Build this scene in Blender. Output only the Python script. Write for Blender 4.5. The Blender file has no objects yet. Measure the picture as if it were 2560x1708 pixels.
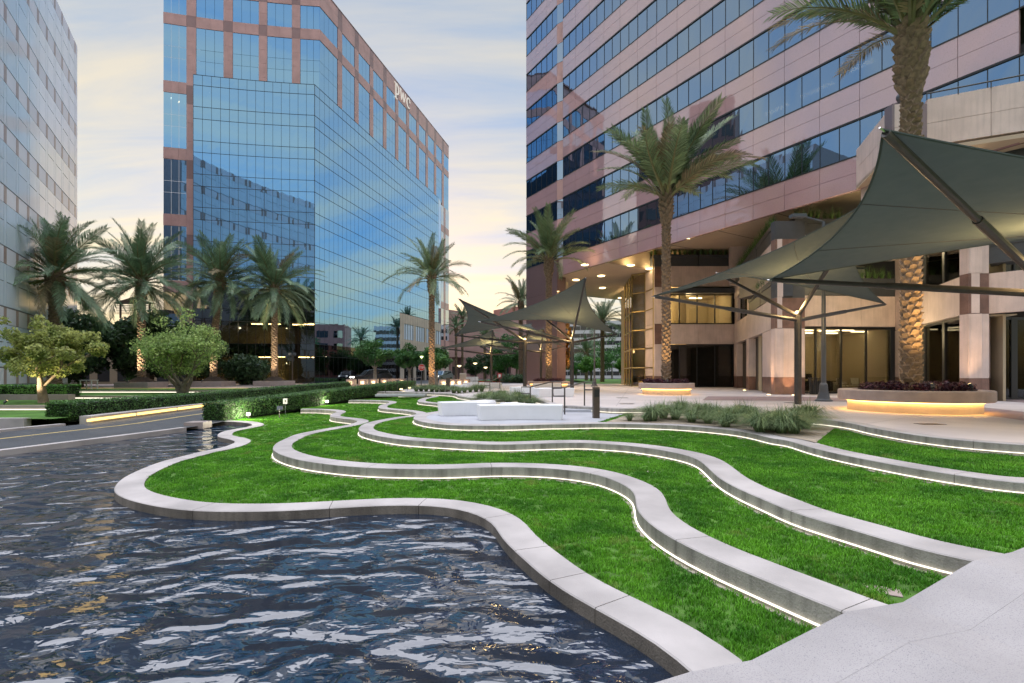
import bpy, bmesh, math, random
import numpy as np
from mathutils import Vector, Matrix
from mathutils.noise import noise as mnoise

random.seed(7)
rng = np.random.default_rng(7)
scene = bpy.context.scene
COL = scene.collection

# ------------------------------------------------------------------ camera
CAMZ = 1.25            # eye height above the plaza (plaza = z 0)
F, CX, YH = 1240.0, 1280.0, 935.0      # focal length, axis and horizon on the 2560 px wide sheet
cd = bpy.data.cameras.new('camera')
cam = bpy.data.objects.new('camera', cd)
COL.objects.link(cam)
cam.location = (0, 0, CAMZ)
cam.rotation_euler = (math.radians(90), 0, 0)
cd.sensor_width = 36.0
cd.lens = 36.0 * F / 2560.0
cd.shift_y = (YH - 854.0) / 2560.0
cd.clip_start = 0.1
cd.clip_end = 3000
scene.camera = cam

# ------------------------------------------------------------------ sky and light
SUN_AZ = -16.0         # degrees from +Y, negative = left
SUN_EL = 0.6
SKY_GAMMA = 0.46
SKY_SAT = 1.75
world = bpy.data.worlds.new('World')
scene.world = world
world.use_nodes = True
wn = world.node_tree
wn.nodes.clear()
def N(tree, typ, **kw):
    n = tree.nodes.new(typ)
    for k, v in kw.items():
        setattr(n, k, v)
    return n
w_out = N(wn, 'ShaderNodeOutputWorld')
w_bg = N(wn, 'ShaderNodeBackground')
w_sky = N(wn, 'ShaderNodeTexSky', sky_type='NISHITA', sun_disc=False,
          sun_elevation=math.radians(SUN_EL), sun_rotation=math.radians(SUN_AZ),
          altitude=50.0, air_density=1.0, dust_density=1.3, ozone_density=3.0)
w_tc = N(wn, 'ShaderNodeTexCoord')
w_sep = N(wn, 'ShaderNodeSeparateXYZ')
wn.links.new(w_tc.outputs['Generated'], w_sep.inputs[0])
def wmath(op, a, b=None, clamp=False):
    m = N(wn, 'ShaderNodeMath', operation=op, use_clamp=clamp)
    for i, v in enumerate((a, b)):
        if v is None: continue
        if isinstance(v, (int, float)): m.inputs[i].default_value = v
        else: wn.links.new(v, m.inputs[i])
    return m.outputs[0]
w_den = wmath('ADD', wmath('ABSOLUTE', w_sep.outputs[2]), 0.16)
w_px = wmath('DIVIDE', w_sep.outputs[0], w_den)
w_py = wmath('DIVIDE', w_sep.outputs[1], w_den)
w_cmb = N(wn, 'ShaderNodeCombineXYZ')
wn.links.new(w_px, w_cmb.inputs[0]); wn.links.new(w_py, w_cmb.inputs[1])
w_map = N(wn, 'ShaderNodeMapping')
w_map.inputs['Rotation'].default_value = (0, 0, math.radians(14))
w_map.inputs['Scale'].default_value = (0.55, 2.6, 1)
wn.links.new(w_cmb.outputs[0], w_map.inputs[0])
w_n1 = N(wn, 'ShaderNodeTexNoise')
w_n1.inputs['Scale'].default_value = 1.25
w_n1.inputs['Detail'].default_value = 7
w_n1.inputs['Roughness'].default_value = 0.58
w_n1.inputs['Distortion'].default_value = 0.35
wn.links.new(w_map.outputs[0], w_n1.inputs[0])
w_rmp = N(wn, 'ShaderNodeValToRGB')
w_rmp.color_ramp.elements[0].position = 0.28
w_rmp.color_ramp.elements[1].position = 0.66
wn.links.new(w_n1.outputs[0], w_rmp.inputs[0])
w_cf = wmath('MULTIPLY', wmath('ADD', wmath('MULTIPLY', w_rmp.outputs[0], 0.70), 0.22), 0.95)
# thin high cloud: same light as the sky behind it, whiter and a little brighter
w_gam = N(wn, 'ShaderNodeGamma')      # soft dusk contrast over the whole sky
w_gam.inputs[1].default_value = SKY_GAMMA
wn.links.new(w_sky.outputs[0], w_gam.inputs[0])
w_sat = N(wn, 'ShaderNodeHueSaturation')
w_sat.inputs['Saturation'].default_value = SKY_SAT
wn.links.new(w_gam.outputs[0], w_sat.inputs['Color'])
w_hsv = N(wn, 'ShaderNodeHueSaturation')
w_hsv.inputs['Saturation'].default_value = 0.06
w_hsv.inputs['Value'].default_value = 1.0
wn.links.new(w_sat.outputs[0], w_hsv.inputs['Color'])
w_wrm = N(wn, 'ShaderNodeMixRGB', blend_type='MULTIPLY')      # cirrus warmed by the sunset
w_wrm.inputs[0].default_value = 1.0
w_el = wmath('MULTIPLY', wmath('ABSOLUTE', w_sep.outputs[2]), 0.95, True)
w_ct = N(wn, 'ShaderNodeMixRGB')
w_ct.inputs[1].default_value = (1.38, 1.08, .58, 1)           # low cirrus, golden
w_ct.inputs[2].default_value = (.93, .98, 1.06, 1)             # high cirrus, white
wn.links.new(w_el, w_ct.inputs[0])
wn.links.new(w_ct.outputs[0], w_wrm.inputs[2])
wn.links.new(w_hsv.outputs[0], w_wrm.inputs[1])
w_mix = N(wn, 'ShaderNodeMixRGB')
wn.links.new(w_cf, w_mix.inputs[0])
wn.links.new(w_sat.outputs[0], w_mix.inputs[1])
wn.links.new(w_wrm.outputs[0], w_mix.inputs[2])
wn.links.new(w_mix.outputs[0], w_bg.inputs[0])
w_bg.inputs[1].default_value = 0.065
wn.links.new(w_bg.outputs[0], w_out.inputs[0])

sd = bpy.data.lights.new('overhead_fill', 'SUN')
sd.energy = 0.32
sd.angle = math.radians(86)
sd.color = (0.96, 0.94, 1.0)
overhead_fill = bpy.data.objects.new('overhead_fill', sd)
COL.objects.link(overhead_fill)
overhead_fill.rotation_euler = Vector((.05,.0,-1.0)).to_track_quat('-Z', 'Y').to_euler()   # added broad fill from overhead, lifts ground the sky leaves too dark

scene.view_settings.view_transform = 'Standard'
scene.view_settings.look = 'None'
scene.view_settings.gamma = 1.0
scene.view_settings.exposure = 3.8
scene.render.engine = 'CYCLES'
scene.cycles.use_denoising = True
scene.cycles.max_bounces = 6
scene.cycles.diffuse_bounces = 3
scene.cycles.glossy_bounces = 4
scene.cycles.transmission_bounces = 4
scene.cycles.transparent_max_bounces = 8
scene.cycles.sample_clamp_direct = 0.45
scene.cycles.sample_clamp_indirect = 0.45
scene.cycles.caustics_reflective = False
scene.cycles.caustics_refractive = False

# ------------------------------------------------------------------ projection helpers (photo sheet -> place)
def G(x, y, z=0.0):
    """the point of the level plane z seen at sheet position x, y"""
    d = F * (CAMZ - z) / (y - YH)
    return Vector(((x - CX) / F * d, d, z))
def AT(x, y, d):
    return Vector(((x - CX) / F * d, d, CAMZ + (YH - y) / F * d))
def ZAT(y, d):
    return CAMZ + (YH - y) / F * d
def XAT(x, d):
    return (x - CX) / F * d

# ------------------------------------------------------------------ object helpers
def put(name, me, parent=None, mat=None, loc=None, rot=None):
    o = bpy.data.objects.new(name, me)
    COL.objects.link(o)
    if parent is not None: o.parent = parent
    if mat is not None and me is not None:
        me.materials.clear(); me.materials.append(mat)
    if loc is not None: o.location = loc
    if rot is not None: o.rotation_euler = rot
    return o
def tag(o, label=None, cat=None, group=None, kind=None):
    if label: o['label'] = label
    if cat: o['category'] = cat
    if group: o['group'] = group
    if kind: o['kind'] = kind
    return o
def empty(name, loc=(0, 0, 0), rz=0.0, label=None, cat=None, group=None, parent=None):
    o = bpy.data.objects.new(name, None)
    COL.objects.link(o)
    o.location = loc; o.rotation_euler = (0, 0, rz)
    o.empty_display_size = 0.1
    if parent is not None: o.parent = parent
    return tag(o, label, cat, group)
def copy_tree(o, parent=None):
    c = o.copy(); COL.objects.link(c)
    c.parent = parent
    for ch in list(o.children): copy_tree(ch, c)
    return c

class MB:
    """collects faces; build() links them as one mesh object"""
    def __init__(s): s.v = []; s.f = []; s.m = []; s.cur = 0
    def add(s, vs, fs, mi=None):
        b = len(s.v); s.v.extend([tuple(v) for v in vs])
        for f in fs:
            s.f.append(tuple(b + i for i in f)); s.m.append(s.cur if mi is None else mi)
        return s
    def box(s, x0, x1, y0, y1, z0, z1):
        vs = [(x0,y0,z0),(x1,y0,z0),(x1,y1,z0),(x0,y1,z0),(x0,y0,z1),(x1,y0,z1),(x1,y1,z1),(x0,y1,z1)]
        return s.add(vs, [(0,3,2,1),(4,5,6,7),(0,1,5,4),(1,2,6,5),(2,3,7,6),(3,0,4,7)])
    def obox(s, p, ux, uy, uz):
        """box from corner p with edge vectors"""
        p = Vector(p); ux = Vector(ux); uy = Vector(uy); uz = Vector(uz)
        vs = [p, p+ux, p+ux+uy, p+uy, p+uz, p+ux+uz, p+ux+uy+uz, p+uy+uz]
        return s.add(vs, [(0,3,2,1),(4,5,6,7),(0,1,5,4),(1,2,6,5),(2,3,7,6),(3,0,4,7)])
    def prism(s, poly, z0, z1, cap=True):
        n = len(poly)
        vs = [(p[0],p[1],z0) for p in poly] + [(p[0],p[1],z1) for p in poly]
        fs = [(i,(i+1)%n,n+(i+1)%n,n+i) for i in range(n)]
        if cap: fs += [tuple(range(n-1,-1,-1)), tuple(range(n,2*n))]
        return s.add(vs, fs)
    def tube(s, pts, rad, n=8, cap=True):
        pts = [Vector(p) for p in pts]
        if not hasattr(rad, '__len__'): rad = [rad]*len(pts)
        vs = []; fs = []
        up0 = None
        for i, p in enumerate(pts):
            a = pts[max(0,i-1)]; b = pts[min(len(pts)-1,i+1)]
            t = (b-a).normalized()
            if up0 is None:
                up0 = Vector((0,0,1)) if abs(t.z) < .9 else Vector((1,0,0))
            x = up0.cross(t)
            if x.length < 1e-6: x = Vector((1,0,0)).cross(t)
            x.normalize(); y = t.cross(x)
            up0 = y if abs(t.z) >= .9 or True else up0
            for k in range(n):
                a_ = 2*math.pi*k/n
                vs.append(p + x*(math.cos(a_)*rad[i]) + y*(math.sin(a_)*rad[i]))
        for i in range(len(pts)-1):
            for k in range(n):
                fs.append((i*n+k, i*n+(k+1)%n, (i+1)*n+(k+1)%n, (i+1)*n+k))
        if cap:
            fs.append(tuple(range(n-1,-1,-1)))
            m = (len(pts)-1)*n
            fs.append(tuple(range(m, m+n)))
        return s.add(vs, fs)
    def lathe(s, prof, n=24, c=(0,0,0)):
        vs = []; fs = []
        for r, z in prof:
            for k in range(n):
                a = 2*math.pi*k/n
                vs.append((c[0]+r*math.cos(a), c[1]+r*math.sin(a), c[2]+z))
        for i in range(len(prof)-1):
            for k in range(n):
                fs.append((i*n+k, i*n+(k+1)%n, (i+1)*n+(k+1)%n, (i+1)*n+k))
        fs.append(tuple(range(n-1,-1,-1)))
        m = (len(prof)-1)*n
        fs.append(tuple(range(m, m+n)))
        return s.add(vs, fs)
    def mesh(s, name, mats=None, smooth=False):
        me = bpy.data.meshes.new(name)
        me.from_pydata(s.v, [], s.f)
        if mats:
            for m in mats: me.materials.append(m)
            if len(mats) > 1: me.polygons.foreach_set('material_index', s.m)
        if smooth: me.polygons.foreach_set('use_smooth', [True]*len(me.polygons))
        else: me.polygons.foreach_set('use_smooth', [False]*len(me.polygons))
        me.update()
        return me
    def build(s, name, mat, parent=None, smooth=False, loc=None, rot=None):
        mats = mat if isinstance(mat, (list, tuple)) else [mat]
        return put(name, s.mesh(name, mats, smooth), parent, None, loc, rot)
def bevel(o, w, seg=2):
    m = o.modifiers.new('bevel', 'BEVEL'); m.width = w; m.segments = seg
    m.limit_method = 'ANGLE'; m.angle_limit = math.radians(40)
    return o
def np_mesh(name, v, f, mat, parent=None, smooth=False):
    """v (n,3) array, f (m,k) int array: fast mesh"""
    me = bpy.data.meshes.new(name)
    v = np.asarray(v, dtype=np.float32); f = np.asarray(f, dtype=np.int32)
    me.vertices.add(len(v)); me.vertices.foreach_set('co', v.ravel())
    k = f.shape[1]
    me.loops.add(f.size); me.loops.foreach_set('vertex_index', f.ravel())
    me.polygons.add(len(f))
    me.polygons.foreach_set('loop_start', np.arange(0, f.size, k, dtype=np.int32))
    me.polygons.foreach_set('use_smooth', np.full(len(f), bool(smooth)))
    me.materials.append(mat)
    me.update(calc_edges=True)
    return put(name, me, parent)

# ------------------------------------------------------------------ materials
M = {}
def mat(name, col, rough=.6, metal=0.0, var=0.0, vscale=3.0, bump=0.0, bscale=40.0, col2=None, spec=.5,
        speck=0.0, sscale=120.0, scol=(.02,.02,.02), emit=None, estr=0.0, rand=0.0, detail=5, coat=0.0, streak=0.0, trans=0.0):
    m = bpy.data.materials.new(name); M[name] = m
    m.use_nodes = True
    t = m.node_tree; b = t.nodes['Principled BSDF']
    b.inputs['Roughness'].default_value = rough
    b.inputs['Metallic'].default_value = metal
    b.inputs['Specular IOR Level'].default_value = spec
    b.inputs['Base Color'].default_value = (*col, 1)
    if coat: b.inputs['Coat Weight'].default_value = coat; b.inputs['Coat Roughness'].default_value = .03
    if trans: b.inputs['Transmission Weight'].default_value = trans
    tc = N(t, 'ShaderNodeTexCoord')
    geo = N(t, 'ShaderNodeNewGeometry')
    src = None
    if var > 0 or col2:
        n1 = N(t, 'ShaderNodeTexNoise'); n1.inputs['Scale'].default_value = vscale; n1.inputs['Detail'].default_value = detail
        t.links.new(geo.outputs['Position'], n1.inputs[0])
        r = N(t, 'ShaderNodeValToRGB'); r.color_ramp.elements[0].position = .35; r.color_ramp.elements[1].position = .65
        t.links.new(n1.outputs[0], r.inputs[0])
        c2 = col2 if col2 else tuple(max(0, c*(1-var)) for c in col)
        c1 = col if col2 else tuple(min(1, c*(1+var*.6)) for c in col)
        r.color_ramp.elements[0].color = (*c2, 1); r.color_ramp.elements[1].color = (*c1, 1)
        src = r.outputs[0]
    if streak > 0:   # vertical dirt runs
        mp = N(t, 'ShaderNodeMapping'); mp.inputs['Scale'].default_value = (5, 5, .35)
        t.links.new(geo.outputs['Position'], mp.inputs[0])
        ns = N(t, 'ShaderNodeTexNoise'); ns.inputs['Scale'].default_value = 1.6; ns.inputs['Detail'].default_value = 6
        t.links.new(mp.outputs[0], ns.inputs[0])
        rs = N(t, 'ShaderNodeValToRGB'); rs.color_ramp.elements[0].position = .30; rs.color_ramp.elements[1].position = .55
        rs.color_ramp.elements[0].color = (1-streak, 1-streak, 1-streak, 1); rs.color_ramp.elements[1].color = (1,1,1,1)
        t.links.new(ns.outputs[0], rs.inputs[0])
        mx = N(t, 'ShaderNodeMixRGB', blend_type='MULTIPLY'); mx.inputs[0].default_value = 1
        if src: t.links.new(src, mx.inputs[1])
        else: mx.inputs[1].default_value = (*col, 1)
        t.links.new(rs.outputs[0], mx.inputs[2]); src = mx.outputs[0]
    if speck > 0:
        n2 = N(t, 'ShaderNodeTexNoise'); n2.inputs['Scale'].default_value = sscale; n2.inputs['Detail'].default_value = 2
        t.links.new(geo.outputs['Position'], n2.inputs[0])
        r2 = N(t, 'ShaderNodeValToRGB'); r2.color_ramp.elements[0].position = .56; r2.color_ramp.elements[1].position = .66
        t.links.new(n2.outputs[0], r2.inputs[0])
        fm = N(t, 'ShaderNodeMath', operation='MULTIPLY'); fm.inputs[1].default_value = speck
        t.links.new(r2.outputs[0], fm.inputs[0])
        mx = N(t, 'ShaderNodeMixRGB')
        t.links.new(fm.outputs[0], mx.inputs[0])
        if src: t.links.new(src, mx.inputs[1])
        else: mx.inputs[1].default_value = (*col, 1)
        mx.inputs[2].default_value = (*scol, 1); src = mx.outputs[0]
    if rand > 0:
        oi = N(t, 'ShaderNodeObjectInfo')
        mr = N(t, 'ShaderNodeMapRange'); mr.inputs[3].default_value = 1-rand; mr.inputs[4].default_value = 1+rand
        t.links.new(oi.outputs['Random'], mr.inputs[0])
        hv = N(t, 'ShaderNodeHueSaturation')
        t.links.new(mr.outputs[0], hv.inputs['Value'])
        if src: t.links.new(src, hv.inputs['Color'])
        else: hv.inputs['Color'].default_value = (*col, 1)
        src = hv.outputs[0]
    if src: t.links.new(src, b.inputs['Base Color'])
    if bump > 0:
        n3 = N(t, 'ShaderNodeTexNoise'); n3.inputs['Scale'].default_value = bscale; n3.inputs['Detail'].default_value = 4
        t.links.new(geo.outputs['Position'], n3.inputs[0])
        bp = N(t, 'ShaderNodeBump'); bp.inputs['Strength'].default_value = bump; bp.inputs['Distance'].default_value = .02
        t.links.new(n3.outputs[0], bp.inputs['Height']); t.links.new(bp.outputs[0], b.inputs['Normal'])
    if emit:
        b.inputs['Emission Color'].default_value = (*emit, 1); b.inputs['Emission Strength'].default_value = estr
    return m
def foliage(name, col, col2, rough=.55, trans=.25, vscale=1.5, rand=.15, dry=None):
    """leaf: diffuse + translucent with light and dark clumps"""
    m = bpy.data.materials.new(name); M[name] = m
    m.use_nodes = True
    t = m.node_tree; t.nodes.clear()
    out = N(t, 'ShaderNodeOutputMaterial')
    geo = N(t, 'ShaderNodeNewGeometry')
    n1 = N(t, 'ShaderNodeTexNoise'); n1.inputs['Scale'].default_value = vscale; n1.inputs['Detail'].default_value = 4
    t.links.new(geo.outputs['Position'], n1.inputs[0])
    r = N(t, 'ShaderNodeValToRGB'); r.color_ramp.elements[0].position = .35; r.color_ramp.elements[1].position = .65
    r.color_ramp.elements[0].color = (*col2, 1); r.color_ramp.elements[1].color = (*col, 1)
    t.links.new(n1.outputs[0], r.inputs[0])
    hv = N(t, 'ShaderNodeHueSaturation')
    mr = N(t, 'ShaderNodeMapRange'); mr.inputs[3].default_value = 1-rand*2; mr.inputs[4].default_value = 1+rand*2
    t.links.new(geo.outputs['Random Per Island'], mr.inputs[0])
    t.links.new(mr.outputs[0], hv.inputs['Value']); t.links.new(r.outputs[0], hv.inputs['Color'])
    leafc = hv.outputs[0]
    if dry:      # thin yellowed patches
        n2 = N(t, 'ShaderNodeTexNoise'); n2.inputs['Scale'].default_value = 1.1; n2.inputs['Detail'].default_value = 6; n2.inputs['Roughness'].default_value = .7
        t.links.new(geo.outputs['Position'], n2.inputs[0])
        r2 = N(t, 'ShaderNodeValToRGB'); r2.color_ramp.elements[0].position = .58; r2.color_ramp.elements[1].position = .74
        t.links.new(n2.outputs[0], r2.inputs[0])
        md = N(t, 'ShaderNodeMixRGB'); md.inputs[2].default_value = (*dry, 1)
        t.links.new(r2.outputs[0], md.inputs[0]); t.links.new(leafc, md.inputs[1]); leafc = md.outputs[0]
    p = N(t, 'ShaderNodeBsdfPrincipled'); p.inputs['Roughness'].default_value = rough; p.inputs['Specular IOR Level'].default_value = .35
    tr = N(t, 'ShaderNodeBsdfTranslucent')
    t.links.new(leafc, p.inputs['Base Color']); t.links.new(leafc, tr.inputs['Color'])
    mx = N(t, 'ShaderNodeMixShader'); mx.inputs[0].default_value = trans
    t.links.new(p.outputs[0], mx.inputs[1]); t.links.new(tr.outputs[0], mx.inputs[2])
    t.links.new(mx.outputs[0], out.inputs[0])
    return m
def emat(name, col, s):
    m = bpy.data.materials.new(name); M[name] = m
    m.use_nodes = True
    t = m.node_tree; t.nodes.clear()
    out = N(t, 'ShaderNodeOutputMaterial'); e = N(t, 'ShaderNodeEmission')
    e.inputs[0].default_value = (*col, 1); e.inputs[1].default_value = s
    t.links.new(e.outputs[0], out.inputs[0])
    return m

# ------------------------------------------------------------------ curve helpers
def smooth_curve(pts, step=.25):
    """Catmull-Rom through 2D points, resampled evenly"""
    P = [Vector((p[0], p[1])) for p in pts]
    P = [P[0]*2-P[1]] + P + [P[-1]*2-P[-2]]
    dense = []
    for i in range(1, len(P)-2):
        p0, p1, p2, p3 = P[i-1:i+3]
        n = max(4, int((p2-p1).length/.05))
        for k in range(n):
            t = k/n
            dense.append(.5*((2*p1)+(p2-p0)*t+(2*p0-5*p1+4*p2-p3)*t*t+(3*p1-p0-3*p2+p3)*t**3))
    dense.append(P[-2])
    D = np.array([(p.x, p.y) for p in dense])
    seg = np.hypot(*np.diff(D, axis=0).T); s = np.r_[0, np.cumsum(seg)]
    n = max(4, int(s[-1]/step))
    q = np.linspace(0, s[-1], n+1)
    R = np.c_[np.interp(q, s, D[:,0]), np.interp(q, s, D[:,1])]
    # light smoothing keeps traced noise out of the curve
    for _ in range(2):
        R[1:-1] = .25*R[:-2]+.5*R[1:-1]+.25*R[2:]
    return R
def offset_curve(R, w):
    t = np.gradient(R, axis=0); t /= np.maximum(1e-9, np.hypot(t[:,0], t[:,1]))[:,None]
    nrm = np.c_[-t[:,1], t[:,0]]
    return R + nrm*w
def in_poly(P, poly):
    x, y = P[:,0], P[:,1]
    inside = np.zeros(len(P), bool)
    px, py = poly[:,0], poly[:,1]
    j = len(poly)-1
    for i in range(len(poly)):
        c = ((py[i] > y) != (py[j] > y))
        with np.errstate(divide='ignore', invalid='ignore'):
            xx = (px[j]-px[i])*(y-py[i])/(py[j]-py[i])+px[i]
        inside ^= c & (x < xx)
        j = i
    return inside
def flat_poly(name, poly, z, mat_, parent=None, zf=None):
    """triangulated flat sheet from an outline"""
    bm = bmesh.new()
    vs = [bm.verts.new((p[0], p[1], zf(p[0], p[1]) if zf else z)) for p in poly]
    es = [bm.edges.new((vs[i], vs[(i+1) % len(vs)])) for i in range(len(vs))]
    bmesh.ops.triangle_fill(bm, use_beauty=True, use_dissolve=False, edges=es)
    for f in bm.faces:
        if f.normal.z < 0: f.normal_flip()
    me = bpy.data.meshes.new(name); bm.to_mesh(me); bm.free()
    return put(name, me, parent, mat_)
# ------------------------------------------------------------------ base materials
mat('concrete_top', (.43,.40,.39), rough=.78, var=.22, vscale=1.1, bump=.12, bscale=60, speck=.10, sscale=180, scol=(.25,.23,.23))
mat('concrete_side', (.40,.375,.345), rough=.85, var=.22, vscale=1.3, bump=.35, bscale=45, speck=.35, sscale=75, scol=(.16,.145,.13), streak=.42)
mat('concrete_wet', (.20,.175,.15), rough=.55, var=.35, vscale=2.0, bump=.4, bscale=50, speck=.4, sscale=70, scol=(.06,.05,.04), streak=.35)
mat('granite_walk', (.36,.34,.34), rough=.7, var=.16, vscale=.9, bump=.25, bscale=110, speck=.62, sscale=125, scol=(.17,.165,.19))
mat('patio', (.42,.43,.47), rough=.8, var=.08, vscale=1.2, bump=.1, bscale=80, speck=.15, sscale=160, scol=(.25,.25,.27))
mat('plaza_paving', (.56,.51,.50), rough=.6, var=.12, vscale=.45, bump=.06, bscale=60, speck=.08, sscale=150, scol=(.3,.27,.26))
mat('plaza_red', (.30,.22,.22), rough=.62, var=.15, vscale=.9, speck=.2, sscale=120, scol=(.14,.10,.10))
mat('lawn_soil', (.09,.21,.025), rough=.9, var=.4, vscale=2.5, bump=.8, bscale=90)
mat('sand', (.42,.35,.27), rough=.95, var=.2, vscale=6, bump=.4, bscale=140)
mat('asphalt', (.050,.056,.066), rough=.55, var=.18, vscale=1.0, bump=.2, bscale=120, speck=.2, sscale=160, scol=(.10,.10,.11))
mat('yellow_paint', (.55,.42,.16), rough=.7, var=.15, vscale=4)
mat('bed_soil', (.10,.085,.06), rough=1, var=.4, vscale=6, bump=.6, bscale=60)
mat('joint_dark', (.10,.09,.085), rough=.9)
mat('granite_pink', (.36,.30,.285), rough=.45, var=.1, vscale=3, speck=.3, sscale=90, scol=(.16,.11,.10))
emat('led_white', (1.0, .92, .74), .19)
emat('led_amber', (1.0, .66, .20), .22)
mat('led_ledge', (.30,.28,.24), rough=.7)

Z_WATER, Z_L1, Z_A, Z_L2, Z_B, Z_L3, Z_C, Z_P, Z_E = -.89, -.775, -.75, -.565, -.54, -.385, -.36, -.20, 0.0
K = {1:(250,980,3.917), 2:(480,950,3.917), 3:(720,950,6.528), 4:(1000,950,3.917), 5:(1400,980,3.917),
     6:(1960,1000,3.917), 7:(0,900,4.896), 8:(1000,900,4.896), 9:(900,1200,2.611), 10:(1500,900,2.217)}
def tr(k, pts, z):
    ox, oy, s = K[k]
    out = []
    for x, y in pts:
        g = G(ox+x/s, oy+y/s, z); out.append((g.x, g.y))
    return out
cA = tr(1, [(1060,290),(1250,288),(1420,300),(1495,322),(1420,345),(1250,375),(1170,400),(1147,430),(1170,443),(1240,455),(1300,470),(1325,485),
            (1310,500),(1190,545),(1000,580),(800,630),(600,680),(450,735),(300,800),(190,865),(140,930),(133,960),(150,990),(220,1030),
            (340,1070),(500,1105),(700,1140),(900,1158),(1150,1168),(1400,1168),(1700,1163),(2000,1150)], Z_A) \
   + tr(2, [(1800,1228),(2050,1222),(2225,1222)], Z_A) + tr(4, [(400,1235),(600,1265),(750,1310),(850,1355),(910,1400),(950,1450)], Z_A) \
   + tr(9, [(920,370),(1010,460),(1100,540),(1200,630),(1300,700),(1450,790),(1600,870),(1800,980),(2000,1100),(2165,1250)], Z_A)
cB = tr(3, [(205,478),(400,478),(600,487),(740,499),(790,514),(780,532),(720,552),(690,572),(685,592),(720,605),(850,622),(1000,637),(1090,652),
            (1135,668),(1110,690),(960,733),(600,795),(300,850),(100,895)], Z_B) \
   + tr(2, [(880,590),(820,620),(790,660),(795,685),(850,720),(950,755),(1100,790),(1310,820),(1600,848),(1900,862)], Z_B) \
   + tr(4, [(300,868),(600,862),(800,852),(1000,848),(1300,853),(1600,872),(1900,915)], Z_B) \
   + tr(5, [(500,850),(620,900),(700,950),(735,1000),(740,1060),(745,1120),(770,1180),(850,1260),(950,1340),(1100,1430),(1250,1510)], Z_B) \
   + tr(10, [(700,1130),(900,1210),(1100,1295),(1250,1355),(1370,1402)], Z_B)
cC = tr(3, [(985,333),(1200,333),(1450,338),(1600,346),(1650,362),(1620,382),(1530,402),(1480,427),(1478,452),(1530,465),(1700,482),(1900,502),
            (2050,522),(2095,542),(2080,560),(1960,585),(1800,600),(1500,650),(1300,695),(1200,735),(1155,780),(1155,810),(1200,840),(1300,870),
            (1500,915),(1800,960),(2000,980)], Z_C) \
   + tr(4, [(300,600),(740,625),(1000,630),(1300,622),(1600,612),(1900,612)], Z_C) \
   + tr(5, [(300,500),(600,515),(900,550),(1100,585),(1270,625),(1370,670),(1450,740),(1560,840),(1700,920),(1850,990),(2100,1090)], Z_C) \
   + tr(6, [(0,1065),(300,1160),(600,1245),(900,1330),(1200,1430),(1500,1500),(1830,1567)], Z_C)
cD = tr(8, [(-20,428),(200,428),(350,436),(400,445),(350,456),(270,470),(222,490),(222,508),(300,520),(490,538),(600,552),(640,575),(560,602),
            (490,622),(330,647),(200,677),(163,705),(175,725),(230,745),(350,770),(600,795),(900,803),(1300,803),(1600,795),(1900,785)], Z_P) \
   + tr(5, [(0,318),(300,310),(700,312),(1100,325),(1400,345),(1700,375),(1900,410),(2100,460)], Z_P) \
   + tr(6, [(0,385),(250,460),(500,520),(800,580),(1200,655),(1600,720),(2000,775),(2350,815)], Z_P) + [(8.6,6.15),(9.6,5.6)]
cE = tr(8, [(-420,388),(0,394),(375,402),(640,418),(712,440),(800,455),(930,472),(1150,490),(1400,480),(1680,490),(1850,540),(2000,560),(2350,575)], Z_E) \
   + tr(5, [(500,160),(900,165)], Z_E) + [(6.9,16.2)] + tr(6, [(420,195),(900,280),(1500,370),(2350,440)], Z_E) + [(10.2,8.0),(11.5,7.3)]
def run_on(c, L):   # carry a wall on under the walk so that its whole top meets the paving
    a, b = Vector(c[-2]), Vector(c[-1]); d = (b-a).normalized(); return c+[tuple(b+d*L*.5), tuple(b+d*L)]
cA = run_on(cA, .5); cB = run_on(cB, .62); cC = run_on(cC, .7)
RA, RB, RC, RD, RE = [smooth_curve(c, .22) for c in (cA, cB, cC, cD, cE)]
# straight line along which the walk cuts the terraces off
WL = [(-4.0,1.55),(1.206,3.33),(1.67,3.46),(2.51,3.72),(3.02,3.86),(3.98,4.27),(4.6,4.50),(9.6,6.2)]

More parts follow.
